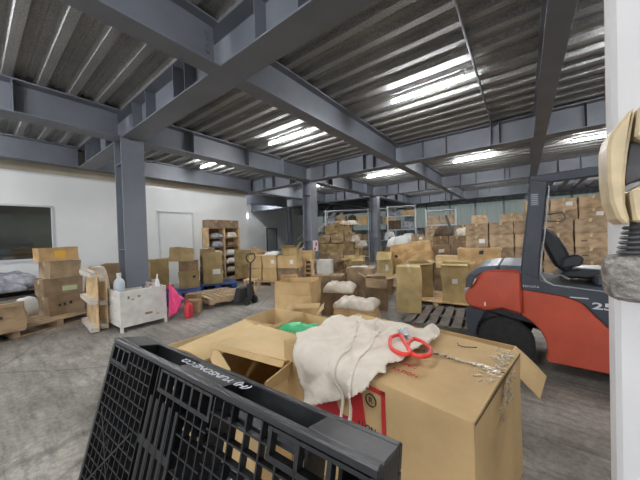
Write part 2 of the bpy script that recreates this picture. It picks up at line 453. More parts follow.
XB = {'wall': -9.6, 'c1': -6.4, 'm1': -2.96, 'c2': .31, 'm2': 3.6, 'c3': 7.0}
YG = [-3.8, 2.05, 7.85, 13.4, 19.0]
def ibeam(name, label, a, b_, width, x_or_y, axis, z0=ZS, z1=ZD, stiff=(), tf=.022, bolts=()):
    """I-beam along axis between a and b_, stiffener plates at the given stations"""
    root = bpy.data.objects.new(name, None); COL.objects.link(root)
    root.location = (a, x_or_y, z0) if axis == 'x' else (x_or_y, a, z0)
    root['kind'] = 'structure'; root['label'] = label; root['category'] = 'steel beam'
    Ln = b_-a; w = width/2; h = z1-z0
    def q(mb, u0, u1, v0, v1, zz0, zz1):
        return mb.box(u0, u1, v0, v1, zz0, zz1) if axis == 'x' else mb.box(v0, v1, u0, u1, zz0, zz1)
    q(MB(), 0, Ln, -w, w, 0, tf).build('bottom_flange', 'steel', root, bevel=.002)
    q(MB(), 0, Ln, -w, w, h-tf, h).build('top_flange', 'steel', root)
    q(MB(), 0, Ln, -.007, .007, tf, h-tf).build('web', 'steel', root)
    for s_ in stiff:
        if 0 < s_-a < Ln:
            m_ = MB()
            q(m_, s_-a-.006, s_-a+.006, -w+.012, -.007, tf, h-tf); q(m_, s_-a-.006, s_-a+.006, .007, w-.012, tf, h-tf)
            m_.build('stiffener_plate', 'steel', root)
    for s_ in bolts:
        m_ = MB()
        for k in range(5):
            for sg in (-1, 1):
                c = (s_-a, sg*.014, .1+k*.075) if axis == 'x' else (sg*.014, s_-a, .1+k*.075)
                m_.lathe([(.014, -.012), (.014, .012)], c, 'y' if axis == 'x' else 'x', 6)
        m_.build('bolt_row', 'steel', root)
    return root
nice = ['beyond the open bay', 'over the nearest column', 'over the second column', 'in the far hall', 'above the far clad wall']
for i, y in enumerate(YG):
    st = []
    for j in range(8): st += [XB['wall']+.55+j*1.07*2/2]
    st = [x for c in (XB['wall'], XB['c1'], XB['m1'], XB['c2'], XB['m2']) for x in (c+.75, c+1.35, c+2.35, c-.75)]
    ibeam('steel_girder', 'grey steel girder crossing the hall %s' % nice[i], -10.4 if i < 2 else -16.9, 9.2, .36, y, 'x', stiff=[s for s in st if s < 9])
names_b = {'wall': 'along the top of the white wall', 'c1': 'on the line of the left columns', 'm1': 'between the two lighting rows in mid bay', 'c2': 'above the forklift', 'm2': 'right of the forklift bay', 'c3': 'on the right column line'}
seg = ['in the open front bay', 'in the nearest roofed bay', 'in the second bay', 'in the third bay']
for k, x in XB.items():
    wd = {'wall': .30, 'c1': .40, 'm1': .25, 'c2': .22, 'm2': .22, 'c3': .36}[k]
    for i in range(4):
        y0, y1 = YG[i]+.18, YG[i+1]-.18
        ibeam('steel_beam', 'grey steel beam %s, %s' % (names_b[k], seg[i]), y0, y1, wd, x, 'y',
              stiff=(y0+1.1, y0+2.7, y0+4.1) if k in ('c1', 'c3') else (), bolts=(y0+.1, y1-.1))
for i, y in enumerate(YG[2:]):
    ibeam('steel_beam', 'grey steel beam over the dark side room, span %s' % ('near', 'mid', 'far')[i], y+.18, (YG[2:]+[21.])[i+1]-.05 if i == 2 else YG[2:][i+1]-.18, .3, -12.8, 'y')

def column(x, y, label, w=.40):
    root = thing('steel_column', label, 'column', (x, y, 0)); root['kind'] = 'structure'
    h = w/2; t = .022
    MB().box(h-t, h, -h, h, .0, ZS).build('flange', 'steel', root, bevel=.002)
    MB().box(-h, -h+t, -h, h, .0, ZS).build('flange', 'steel', root, bevel=.002)
    MB().box(-h+t, h-t, -.008, .008, .0, ZS).build('web', 'steel', root)
    for z in (1.35, 3.05):
        MB().box(-h+t, h-t, -h+.01, -.008, z, z+.014).build('stiffener_plate', 'steel', root)
    MB().box(-h-.07, h+.07, -h-.07, h+.07, 0, .025).build('base_plate', 'steel', root)
    return root
column(-6.4, 2.05, 'grey H-section steel column standing in the white bin of bottles')
column(-6.4, 7.85, 'grey H-section steel column behind the row of taped cartons')
column(-6.4, 13.4, 'grey H-section steel column beside the heap of crushed cartons')
column(-6.4, 19.0, 'dark H-section steel column behind the tall racks')
column(-12.8, 13.4, 'dark H-section steel column in front of the side room wall', .3)
column(.31, 19.0, 'grey steel column against the clad wall behind the forklift')
column(7.0, 7.85, 'grey steel column right of the tall carton wall')
column(7.0, 13.4, 'grey steel column far right behind the carton wall')

# left wall, window and flush door
wx = -9.8
wl = MB()
for q in ((-5.2, -2.2, 0, 3.3), (-2.2, 1.36, 0, 1.12), (-2.2, 1.36, 2.5, 3.3), (1.36, 7.55, 0, 3.3)):
    wl.box(wx-.2, wx, q[0], q[1], q[2], q[3])
struct('wall_left', wl, 'wall')
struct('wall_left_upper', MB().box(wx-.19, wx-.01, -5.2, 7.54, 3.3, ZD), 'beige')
struct('trim_1', MB().box(wx-.02, wx+.012, -5.2, 7.55, 3.29, 3.325), 'frame')
wr = bpy.data.objects.new('window_1', None); COL.objects.link(wr); wr['kind'] = 'structure'; wr.location = (wx, -2.2, 1.12)
fr = MB()
for q in ((0, 3.56, -.03, .04), (0, 3.56, 1.34, 1.39), (0, .04, 0, 1.36), (3.53, 3.57, -.03, 1.39), (1.75, 1.79, 0, 1.36)): fr.box(-.03, .03, q[0], q[1], q[2], q[3])
fr.build('window_frame', 'frame', wr, bevel=.003)
MB().box(-.015, -.009, .04, 3.53, .04, 1.34).build('pane', 'winglass', wr)
struct('wall_left_office', MB().box(wx-1.6, wx-1.5, -2.6, 1.8, 0, 3.2), 'beige')
cb = thing('filing_cabinet', 'dark cabinet with open shelves seen through the office window', 'cabinet', (wx-1.2, .55, 0), 0)
MB().box(-.25, .2, -.55, .55, 0, 1.55).build('body', 'wooddark', cb, bevel=.005)
for zz in (1.15, 1.35): MB().box(.2, .23, -.5, .5, zz-.07, zz+.07).build('drawer', 'greymetal', cb)
cb = thing('filing_cabinet', 'tall dark cabinet behind the window at its frame side', 'cabinet', (wx-1.2, -.6, 0), 0)
MB().box(-.25, .2, -.4, .4, 0, 2.15).build('body', 'wooddark', cb, bevel=.005)
for zz in (1.3, 1.75): MB().box(.2, .22, -.32, .32, zz-.16, zz+.16).build('door', 'dark', cb)
dr = bpy.data.objects.new('door_1', None); COL.objects.link(dr); dr['kind'] = 'structure'; dr.location = (wx, 3.95, 0)
f = MB(); f.box(0, .035, -.05, .0, 0, 2.52); f.box(0, .035, 1.1, 1.15, 0, 2.52); f.box(0, .035, -.05, 1.15, 2.47, 2.52)
f.build('door_frame', 'frame', dr, bevel=.003)
MB().box(0, .012, 0, 1.1, 0, 2.47).build('door_leaf', 'wall', dr, bevel=.002)
MB().box(.012, .05, .98, 1.02, 1.0, 1.12).build('door_handle', 'chrome', dr)
# side room beyond the corner
struct('wall_side_room', MB().box(-17, -16.8, 7.5, 21.2, 0, ZD), 'wall')
struct('wall_side_return', MB().box(-17, wx-.2, 7.35, 7.54, 0, ZD), 'wall')
dr2 = bpy.data.objects.new('door_2', None); COL.objects.link(dr2); dr2['kind'] = 'structure'; dr2.location = (-16.8, 14.9, 0)
f = MB(); f.box(0, .05, -.08, 0, 0, 2.3); f.box(0, .05, 1.0, 1.08, 0, 2.3); f.box(0, .05, -.08, 1.08, 2.22, 2.3)
f.build('door_frame', 'darkpaint', dr2)
MB().box(0, .03, 0, 1.0, 0, 2.22).build('door_leaf', 'greymetal', dr2)
# far clad wall with translucent sheets in a frame
def corrugated(name, x0, x1, y, z0, z1, mat, p=.18, d=.03, vertical_axis='x'):
    b = MB(); n = int((x1-x0)/p); A = []; B = []
    for i in range(n*2+1):
        xx = x0+i*p/2; yy = y+(d if i % 2 else 0)
        q = (xx, yy) if vertical_axis == 'x' else (yy, xx)
        A.append(b.bm.verts.new((*q, z0))); B.append(b.bm.verts.new((*q, z1)))
    for i in range(len(A)-1): b.bm.faces.new((A[i], A[i+1], B[i+1], B[i]))
    o = b.build(name, mat); o['kind'] = 'structure'; return o
corrugated('wall_far', -17, 10, 21., 0, 1.9, 'clad')
corrugated('wall_far_light_sheets', -17, 10, 21., 1.9, 3.45, 'poly')
corrugated('wall_far_top', -17, 10, 21., 3.45, ZD, 'clad')
tb = MB(); x = -17.
while x < 10: tb.box(x-.04, x+.04, 20.88, 20.96, 0, ZD); x += 1.6
for z in (1.85, 3.42): tb.box(-17, 10, 20.9, 20.97, z, z+.07)
struct('trim_2', tb, 'steel')
corrugated('wall_right', -.5, 21., 9.2, 0, 2.2, 'clad', vertical_axis='y')
corrugated('wall_right_light_sheets', -.5, 21., 9.2, 2.2, ZD, 'poly', vertical_axis='y')
# white painted pier at the right edge, close to the camera
pier = MB()
pier.prism([(.139, .72), (1.2, .72), (1.2, .77), (.132, .77), (.132, .727)], 0, ZS, 'z')
struct('wall_front_pier', pier, 'concwhite')

# ------------------------------------------------------------------ lamps
def lamp(x, y, label):
    root = thing('fluorescent_lamp', label, 'ceiling light', (x, y, 4.0), 0, 'fluorescent tube lights under the deck')
    MB().box(-.62, .62, -.035, .035, .02, .075).build('lamp_body', 'fixture', root, bevel=.004)
    MB().tube([(-.60, 0, -.012), (.60, 0, -.012)], .021, 8).build('tube', 'tube', root, smooth=True)
    for sg in (-1, 1):
        MB().cbox((sg*.615, 0, -.005), (.03, .04, .05)).build('end_holder', 'fixture', root)
        MB().tube([(sg*.4, 0, .075), (sg*.4, 0, .085)], .006).build('hanger', 'greymetal', root)
row = {4.93: 'nearest row', 10.55: 'second row', 16.2: 'third row', -.8: 'row over the camera'}
colm = {-8.2: 'beside the white wall', -4.74: 'right of the left columns', -1.34: 'left of the forklift beam', 1.75: 'right of the forklift beam', 5.2: 'in the right bay'}
for y in row:
    for x in colm:
        if y > 16 and x < -6: continue
        lamp(x, y, 'lit tube light of the %s, %s' % (row[y], colm[x]))
# lamps of the dark side room: one lit sign-like fitting
o = MB().cbox((0, 0, 0), (.08, .75, .28)).build('lit_sign', 'lightsign', bevel=.01, loc=(-16.72, 12.6, 3.2)); tag(o, 'small white lit box high on the side room wall', 'sign')
# conduit under the deck
struct('trim_3', MB().tube([(-.56, 2.24, 4.066), (-.58, 7.66, 4.066)], .018, 6), 'steel')
lamp(-12.6, 9.2, 'added tube light hidden behind the wall corner, brightening the side room')  # added lamp, hidden by the wall corner, to brighten the side room
lamp(-14.4, 12.6, 'added tube light deeper in the side room, brightening its wall')  # second added lamp, there only to light the side room wall

# ------------------------------------------------------------------ camera, world
cam = bpy.data.cameras.new('camera'); co = bpy.data.objects.new('camera', cam); COL.objects.link(co)
cam.sensor_width = 36; cam.lens = 268/640*36; cam.clip_start = .02
Rm = Matrix(((0.79532042, 0.01580964, 0.60598307), (0.60541855, 0.02967738, -0.79535378), (-0.03055825, 0.99943449, 0.01403158)))
co.matrix_world = Matrix.Translation((0, 0, 1.5)) @ Rm.to_4x4()
sc.camera = co
w = bpy.data.worlds.new('sky'); sc.world = w; w.use_nodes = True
bg = w.node_tree.nodes['Background']; bg.inputs[0].default_value = (.93, .96, 1., 1); bg.inputs[1].default_value = 1.2
sc.view_settings.view_transform = 'Standard'; sc.view_settings.look = 'None'; sc.view_settings.gamma = 1
sc.view_settings.exposure = 1.0; sc.view_settings.use_curve_mapping = False
#PART2
# ================================================================== FOREGROUND
# large closed carton under the cloth; hinge of everything else here
FC = dict(x=-.575, y=1.365, rz=-9., L=1.0, D=.70, z0=.30, z1=.90)
lowbox = carton('low brown carton carrying the big printed carton', -.575, 1.365, 0, .98, .68, .297, -9, 'brown', tape=False)
big = thing('printed_carton', 'big tan taped carton with red printing, cream cloth on top', 'carton', (FC['x'], FC['y'], FC['z0']), FC['rz'])
bh = FC['z1']-FC['z0']; hx, hy = .5, .35
b = MB(); b.box(-hx, hx, -hy, hy, 0, bh)
bmesh.ops.subdivide_edges(b.bm, edges=b.bm.edges[:], cuts=8, use_grid_fill=True)
def bigf(p):
    q = Vector(p); d = noise.noise_vector(q*2.6+Vector((4, 2, 8)))
    inside = min(hx-abs(q.x), 1)
    q.z += .006*d.z*(q.z/bh)
    q.x += .006*d.x; q.y += .006*d.y
    return q
for v in b.bm.verts: v.co = bigf(v.co)
b.build('body', 'tan', big)
# seam of the two lids along the length, torn clear tape over the right end
sm = MB(); sm.box(-hx, hx, .056, .060, bh-.002, bh+.0035); 
bmesh.ops.subdivide_edges(sm.bm, edges=sm.bm.edges[:], cuts=6)
for v in sm.bm.verts: v.co = bigf(v.co)
sm.build('lid_seam', 'dark', big)
lid = MB(); lid.box(hx, hx+.004, -hy+.01, hy-.01, bh-.013, bh-.007); lid.build('lid_edge', 'dark', big)
def torn(name, pts_fn, n, mat, parent, seed):
    random.seed(seed); t = MB()
    for i in range(n):
        c, sz_, nrm = pts_fn(i); a = random.random()*math.pi
        m = Matrix.Translation(c) @ nrm @ Matrix.Rotation(a, 4, 'Z')
        t.box(-sz_, sz_, -sz_*.22, sz_*.22, -.0008, .0008+random.random()*.003, m)
    o = t.build(name, mat, parent); o['kind'] = 'stuff'; return o
I4 = Matrix.Identity(4)
def tape_top(i):
    if i < 80: u = random.random()**.6; return Vector((.05+.44*u, .052+random.gauss(0, .006)-.0*u, bh+.006)), .006+.012*random.random(), I4
    return Vector((hx-.015-abs(random.gauss(0, .03)), random.uniform(-.08, .33), bh+.006)), .006+.014*random.random(), I4
torn('torn_tape', tape_top, 150, 'cleartape', big, 3)
def tape_side(i): return Vector((hx+.009, random.gauss(.04, .05), bh-.02-abs(random.gauss(0, .05)))), .006+.012*random.random(), Matrix.Rotation(R(90), 4, 'Y')
torn('torn_tape', tape_side, 60, 'cleartape', big, 5)
# red printed frame with the logo on the long front face (local -y)
pr = MB(); e = .009; yF = -hy
fx0, fx1, fz0, fz1, t = -.30, .182, .10, bh-.030, .016
pr.box(fx1-t, fx1, yF-e, yF+.01, fz0, fz1)
pr.box(fx0, fx1, yF-e, yF+.01, fz1-t, fz1)
pr.build('red_frame_print', 'redink', big)
rl = MB()
rl.prism([(-.24, .18), (.10, .18), (.088, .34), (.062, bh-.07), (-.24, bh-.07)], yF-e-.001, yF+.01)
rl.build('red_logo_print', 'redink', big)
MB().lathe([(.045, -.0), (.045, .012)], (-.03, yF-e-.0035, bh-.17), 'y', 20).build('logo_disc', 'tan', big)
o = text('printed_text', 'R', .034, 'ink', big, (.115, yF-e-.001, bh-.088), (R(90), 0, 0))
rg = MB()
for k in range(24):
    a0, a1 = 2*math.pi*k/24, 2*math.pi*(k+1)/24
    rg.quadbox([( .115+r*math.cos(a), yy, bh-.088+r*math.sin(a)) for yy in (yF-e-.0015, yF-e+.003) for r, a in ((.024, a0), (.027, a0), (.027, a1), (.024, a1))])
rg.build('ring_print', 'ink', big)
text('printed_text', 'LLON', .036, 'ink', big, (.095, yF-e-.003, bh-.212), (R(90), 0, 0), bold=.0008)
text('printed_text', 'INSPEC', .032, 'redink', big, (.165, -.155, bh+.007), (0, 0, R(2)))
text('printed_text', 'RATION', .032, 'redink', big, (.195, -.222, bh+.007), (0, 0, R(2)))
pr = MB(); pr.box(-.07, .02, .27, .345, bh-.002, bh+.0065); pr.build('red_print_patch', 'redink', big)
# pen tick on the lid
MB().tube([(.25, .24, bh+.008), (.262, .215, bh+.008), (.29, .212, bh+.008), (.34, .25, bh+.008)], .0022, 5).build('pen_tick', 'ink', big)

# flap of a carton behind
carton('low tan carton behind the printed carton, flap hanging outwards', -.32, 1.92, 0, .50, .32, .78, -8, 'tan', flaps=(None, None, None, 128), flen=.20)

# cream cotton cloth lying on the carton and hanging over its front edge (unfolded outline: x along carton, s from back to front)
def cloth():
    # outline in carton coordinates: x, s (s = distance from the back edge, over the top and down the front)
    out = [(-.49, .62), (-.497, .34), (-.45, .15), (-.26, .12), (-.125, .10), (-.02, .05), (.06, .012), (.13, .05), (.155, .17), (.172, .32), (.165, .42), (.15, .55), (.115, .59), (.155, .65), (.13, .71),
           (.058, .758), (0, .80), (-.094, .85), (-.218, .925), (-.318, 1.035), (-.345, 1.02), (-.27, .936), (-.292, .868), (-.34, .773), (-.40, .685)]
    def inside(x, y):
        c = False; n = len(out)
        for i in range(n):
            x1, y1 = out[i]; x2, y2 = out[(i+1) % n]
            if (y1 > y) != (y2 > y) and x < (x2-x1)*(y-y1)/(y2-y1)+x1: c = not c
        return c
    def snap(x, y):
        best = None
        for i in range(len(out)):
            a = Vector(out[i]); b_ = Vector(out[(i+1) % len(out)]); p = Vector((x, y))
            t_ = max(0, min(1, (p-a).dot(b_-a)/(b_-a).length_squared)); q = a+(b_-a)*t_
            d = (p-q).length
            if best is None or d < best[0]: best = (d, q)
        return best
    st = .0125; g = {}; bm = bmesh.new(); n0 = int(1.2/st)
    pts = {}
    for j in range(-2, int(1.0/st)+2):
        for i in range(-2, int(.75/st)+2):
            x, s_ = -.56+i*st, j*st
            pts[i, j] = (x, s_)
    ins = {k: inside(*p) for k, p in pts.items()}
    def P(x, s_):
        d = noise.noise_vector(Vector((x*7, s_*7, 1.3)))
        fold = abs(math.sin((x*.8+s_*.45)*17+1.4*d.x))**3
        fold2 = abs(math.sin((x*1.0-s_*.55)*12+1.8*d.y))**4
        rz_ = .003+.022*fold+.018*fold2+.013*(d.z+.2)+.007*noise.noise(Vector((x*16, s_*16, 2)))+.004*noise.noise(Vector((x*30, s_*30, 5)))
        rz_ = max(.005, rz_)
        D = FC['D']; rad = .03
        if s_ < D-rad: return Vector((x, hy-s_, bh+.006+rz_))
        arc = rad*math.pi/2
        if s_ < D-rad+arc:
            a = (s_-(D-rad))/rad
            return Vector((x, -hy+rad-math.sin(a)*(rad+.012+rz_), bh-rad+math.cos(a)*(rad+.008+rz_)))
        dn = s_-(D-rad+arc)
        return Vector((x+.01*math.sin(dn*20), -hy-.016-rz_-dn*.04, bh-rad-dn))
    vs = {}
    def V(k):
        if k not in vs:
            p = pts[k]
            if not ins[k]: q = snap(*p)[1]; p = (q.x, q.y)
            vs[k] = bm.verts.new(P(*p))
        return vs[k]
    for (i, j) in list(pts):
        ks = [(i, j), (i+1, j), (i+1, j+1), (i, j+1)]
        if all(k in pts for k in ks) and sum(ins[k] for k in ks) >= 2:
            bm.faces.new([V(k) for k in ks])
    bmesh.ops.remove_doubles(bm, verts=bm.verts, dist=.0008)
    bmesh.ops.recalc_face_normals(bm, faces=bm.faces)
    me = bpy.data.meshes.new('cloth'); bm.to_mesh(me); bm.free(); me.materials.append(M['cream'])
    me.polygons.foreach_set('use_smooth', [True]*len(me.polygons))
    return me, P
me, CP = cloth()
clothroot = thing('cotton_apron', 'cream cotton apron with two tie strings draped on the printed carton', 'apron', (FC['x'], FC['y'], FC['z0']), FC['rz'])
o = obj('cloth', me, clothroot); md = o.modifiers.new('t', 'SOLIDIFY'); md.thickness = .003; md.offset = 1
# straps: one across the top and down the face, plus its pair
def strap(pts, w, name='tie_string'):
    m_ = MB(); path = []
    for a, c in zip(pts, pts[1:]):
        for k in range(8): path.append((a[0]+(c[0]-a[0])*k/8, a[1]+(c[1]-a[1])*k/8))
    path.append(pts[-1]); prev = None
    for i, (x, s_) in enumerate(path):
        nx = path[min(i+1, len(path)-1)]; pv = path[max(i-1, 0)]
        tx, ts = nx[0]-pv[0], nx[1]-pv[1]; l = math.hypot(tx, ts) or 1; px_, ps_ = -ts/l*w/2, tx/l*w/2
        off = Vector((0, -.008 if s_ > .68 else 0, .009 if s_ <= .68 else 0))
        cur = [CP(x+px_, s_+ps_)+off, CP(x-px_, s_-ps_)+off]
        nn = Vector((0, -.005, 0)) if s_ > .69 else Vector((0, 0, .005))
        ring = [m_.bm.verts.new(q) for q in (cur[0], cur[1], cur[1]+nn, cur[0]+nn)]
        if prev:
            for k in range(4): m_.bm.faces.new((prev[k], prev[(k+1) % 4], ring[(k+1) % 4], ring[k]))
        else: m_.bm.faces.new(ring)
        prev = ring
    m_.bm.faces.new(prev[::-1]); m_.build(name, 'cream', clothroot, smooth=False)
strap([(-.37, .14), (-.30, .27), (-.21, .40), (-.14, .51), (-.09, .60), (-.045, .70), (-.02, .82), (-.008, 1.08)], .012)
strap([(-.175, .19), (-.13, .27), (-.09, .36), (-.04, .52), (-.005, .61), (.025, .70), (.036, .82), (.042, 1.10)], .018)
strap([(-.24, .13), (-.20, .22), (-.12, .30)], .010, 'hem_tape')
strap([(.02, .06), (.09, .045), (.14, .08), (.158, .16), (.16, .26)], .010, 'neck_loop')

# scissors with red loop handles lying on the cloth
scs = thing('thread_scissors', 'scissors with red loop handles lying on the cream apron', 'scissors', (FC['x'], FC['y'], .910), FC['rz'])
def loop(pts, z0, n=5):
    out = []; m = len(pts)
    for i in range(m):
        p0, p1, p2, p3 = (Vector(pts[(i+k-1) % m]) for k in range(4))
        for k in range(n):
            t_ = k/n
            q = .5*((2*p1)+(p2-p0)*t_+(2*p0-5*p1+4*p2-p3)*t_*t_+(3*p1-p0-3*p2+p3)*t_**3)
            out.append((q.x, q.y, z0))
    return out+[out[0]]
MB().tube(loop([(.035, .03), (.012, -.02), (.045, -.09), (.10, -.155), (.165, -.165), (.17, -.12), (.11, -.055)], .046), .010, 8, cap=False).build('handle', 'scissor', scs, smooth=True)
MB().tube(loop([(.105, .035), (.115, -.03), (.15, -.10), (.215, -.14), (.245, -.09), (.215, -.02), (.15, .03)], .044), .010, 8, cap=False).build('handle', 'scissor', scs, smooth=True)
MB().prism([(.10, .025), (.085, .045), (-.03, .135), (-.055, .15), (-.035, .115), (.07, .02)], .042, .047, 'z').build('blade', 'steelblade', scs)
MB().prism([(.055, .02), (.075, .03), (.02, .13), (.0, .155), (.005, .11), (.04, .04)], .048, .052, 'z').build('blade', 'steelblade', scs)
MB().lathe([(.009, .04), (.009, .056)], (.068, .035, 0), 'z', 10).build('pivot', 'chrome', scs)

# open carton left of the printed one
def panel(name, parent, a, b_, c, d, mat, t=.003, bow=0.):
    """a cardboard flap between four corner points, a little thick and bowed"""
    a, b_, c, d = map(Vector, (a, b_, c, d)); n = (b_-a).cross(d-a).normalized()
    m_ = MB(); k = 6; rows = []
    for j in range(k+1):
        u = j/k; p = a.lerp(d, u)+n*bow*4*u*(1-u); q = b_.lerp(c, u)+n*bow*4*u*(1-u)
        rows.append([m_.bm.verts.new(v) for v in (p-n*t, q-n*t, q+n*t, p+n*t)])
    for A, B in zip(rows, rows[1:]):
        for i in range(4): m_.bm.faces.new((A[i], A[(i+1) % 4], B[(i+1) % 4], B[i]))
    m_.bm.faces.new(rows[0][::-1]); m_.bm.faces.new(rows[-1])
    o = m_.build(name, mat, parent)
    o.matrix_parent_inverse = Matrix.Identity(4)
    o.matrix_local = (Matrix.Translation(parent.location) @ parent.rotation_euler.to_matrix().to_4x4()).inverted()
    return o
OPEN = (None, None, None, None)
cA = carton('open tan carton beside the printed carton, rear flap folded over it', -1.39, 1.21, 0, .60, .62, .70, -4, 'tan', flaps=OPEN, seed=3)
panel('flap', cA, (-1.69, .98, .80), (-1.08, 1.07, .80), (-1.14, 1.50, .745), (-1.86, 1.52, .745), 'tanlight', bow=-.012)
panel('flap', cA, (-1.69, .975, .80), (-1.085, 1.06, .80), (-1.08, 1.035, .775), (-1.66, .955, .78), 'tan')
panel('flap', cA, (-1.085, .875, .70), (-1.085, 1.13, .70), (-1.06, 1.11, .80), (-1.01, .86, .80), 'tan')
panel('flap', cA, (-1.68, .96, .70), (-1.50, .90, .66), (-1.44, .95, .70), (-1.66, .985, .795), 'tanlight')
panel('flap', cA, (-1.60, .885, .70), (-1.20, .86, .70), (-1.18, .80, .67), (-1.50, .83, .68), 'tanlight', bow=.01)
cB = carton('splayed tan carton behind the black pallet with one level flap', -2.02, 1.20, 0, .54, .64, .66, -4, 'tanlight', flaps=OPEN, seed=9)
panel('flap', cB, (-1.70, .93, .69), (-1.70, 1.49, .69), (-2.12, 1.55, .73), (-2.04, .90, .71), 'tanlight', bow=.02)
lump('packing_paper', 'crumpled yellowish packing paper between the pallet and open cartons', 'paper', -1.78, .74, .52, .44, .22, .14, -10, 'tanlight', 4, amp=.05)
carton('open tan carton holding a green plastic bag', -1.50, 1.87, 0, .60, .50, .70, 4, 'tan', flaps=OPEN, seed=5)
carton('narrow open carton left of the carton with the green bag', -2.08, 1.90, 0, .42, .46, .69, 4, 'tanlight', flaps=OPEN, seed=15)
lump('plastic_bag', 'green plastic bag stuffed in an open tan carton', 'bag', -1.60, 1.76, .58, .32, .24, .15, 10, 'green', 3, amp=.035)

# black plastic pallet standing on its edge, leaning towards the cartons
PW, PH, PT = 1.16, 1.145, .125
def plastic_pallet():
    root = thing('plastic_pallet', 'black plastic grid pallet stood on edge before the open cartons', 'pallet', (-.765, .085, .0), 3.0)
    root.rotation_euler = (R(-15.0), 0, R(2.5))
    hw = PW/2
    # local: x along the edge, z up the face, y through the thickness (0 = grid face towards the camera)
    fr = MB(); t = .022; rail = .020
    fr.box(-hw, hw, 0, t, 0, rail); fr.box(-hw, hw, 0, t, PH-rail, PH); fr.box(-hw, -hw+rail, 0, t, rail, PH-rail); fr.box(hw-rail, hw, 0, t, rail, PH-rail)
    fr.build('face_frame', 'blackplastic', root, bevel=.004)
    bk = MB(); bk.box(-hw, hw, PT-t, PT, 0, .05); bk.box(-hw, hw, PT-t, PT, PH-.05, PH)
    for x in (-hw, -.05, hw-.1): bk.box(x, x+.1, PT-t, PT, .05, PH-.05)
    for z in (PH*.25, PH*.5, PH*.75): bk.box(-hw+.1, hw-.1, PT-t+.003, PT-.003, z-.05, z+.05)
    bk.build('back_deck', 'blackplastic', root, bevel=.003)
    # blocks: ends and centre, three rows
    for x0, x1 in ((-hw, -hw+.17), (-.105, .115), (hw-.17, hw)):
        for z0, z1 in ((0, .15), (PH/2-.08, PH/2+.08), (PH-.15, PH)):
            m_ = MB()
            w_ = .008
            m_.box(x0, x1, t, PT-t, (z1-w_ if z1 == PH else z0), (z1 if z1 == PH else z0+w_))
            m_.box(x0, x0+w_, t, PT-t, z0+.002, z1-.002); m_.box(x1-w_, x1, t, PT-t, z0+.002, z1-.002)
            m_.box(x0, x1, t, PT-t, (z0 if z1 == PH else z1-w_), (z0+w_ if z1 == PH else z1))
            m_.box((x0+x1)/2-w_/2, (x0+x1)/2+w_/2, t, PT-t, z0, z1-.004)
            m_.build('spacer_block', 'blackplastic', root, bevel=.003)
    for x0, x1 in ((-hw+.17, -.105), (.115, hw-.17)):
        MB().box(x0, x1, t, PT-t, PH-.062, PH-.052).build('pocket_floor', 'blackplastic', root)
    # lattice of thin ribs, denser in places like the moulded deck
    g = MB(); r = .0045; dz = .020
    secs = [(-hw+rail, -hw+.17), (-.16, .11), (hw-.25, hw-rail)]      # block sections with a band of openings
    def insec(x): return any(a-.001 <= x <= b_+.001 for a, b_ in secs)
    zone = [(-hw+rail, -.22, .036), (-.22, -.02, .040), (-.02, .20, .040), (.20, hw-rail, .048)]
    topband = .058
    zt = PH-rail-topband
    for a, b_, p in zone:
        n = max(1, round((b_-a)/p))
        for i in range(n+1):
            x = a+(b_-a)*i/n
            g.box(x-r/2, x+r/2, .0, dz, rail, zt if insec(x) else PH-rail)
    for (a, b_), n in zip(secs, (3, 6, 3)):
        g.box(a-.006, b_+.006, 0, t, zt-.008, zt+.004)
        for i in range(n+1):
            x = a+(b_-a)*i/n
            g.box(x-.005, x+.005, 0, dz, zt, PH-rail)
        g.box(a, b_, .001, dz, PH-rail-.008, PH-rail)
    for a, b_, pz in ((-hw+rail, -.22, .036), (-.02, .11, .046), (.11, hw-rail, .040)):
        z = PH-rail-pz
        while z > rail+.02:
            if z < zt-.012: g.box(a, b_, 0.001, dz-.001, z-r/2, z+r/2)
            else:
                x = a
                while x < b_-.01:
                    if not insec(x+.006): g.box(x, min(x+.012, b_), .001, dz-.001, z-r/2, z+r/2)
                    x += .012
            z -= pz
    for z in (zt-.16, zt-.40, zt-.64, zt-.88): g.box(-.22, -.02, .001, dz, z-.012, z+.012)
    # paired slats of the middle zone
    for i in range(5):
        x = -.20+i*.04
        g.box(x-.0, x+.014, .0005, .004, rail, zt-.03)
    g.build('grid_deck', 'blackplastic', root)
    for cx_, cz in ((-.40, zt-.30), (.05, zt-.62), (.40, zt-.55)):
        for sg in (1, -1):
            MB().box(-.19, .19, -.001, .012, -.003, .003, Matrix.Translation((cx_, 0, cz)) @ Matrix.Rotation(R(45*sg), 4, 'Y')).build('diagonal_rib', 'blackplastic', root)
    st = MB()
    for k in range(14): st.lathe([(.0035, 0), (.0035, .003)], (.20+.04*random.random()*3, .04+.08*random.random(), PH-.002), 'z', 6)
    text('moulded_lettering', '(H) YUNSONE CO.', .041, 'decal', root, (.005, .066, PH+.001), (0, 0, R(180)), sx=1.0)
    return root
plastic_pallet()

# handset hanging on the pier
hs = thing('wall_handset', 'beige handset with grey cord and crinkled film hanging on the white pier', 'telephone', (.152, .665, 1.565), 0)
hs.location = (.1455, .665, 1.585)
shell = [(-.010, .098), (-.007, .094), (-.011, .06), (-.015, .03), (-.018, -.01), (-.018, -.05), (-.013, -.078), (-.018, -.084), (-.027, -.072), (-.034, -.045), (-.037, -.01), (-.037, .045), (-.033, .064), (-.023, .080)]
m_ = MB(); m_.prism(shell, -.040, .03); m_.build('handset_shell', 'handset', hs, bevel=.004, smooth=False)
m_ = MB(); m_.prism([(-.010, .050), (.03, .046), (.03, -.004), (.0, -.012), (-.016, -.020), (-.017, .0)], -.022, .02); m_.build('earpiece_recess', 'handgrey', hs, bevel=.003)
m_ = MB(); m_.prism([(-.004, .098), (.03, .112), (.035, .05), (.008, .040), (-.008, .052)], -.041, .02); m_.build('mouthpiece', 'handset', hs, bevel=.003)
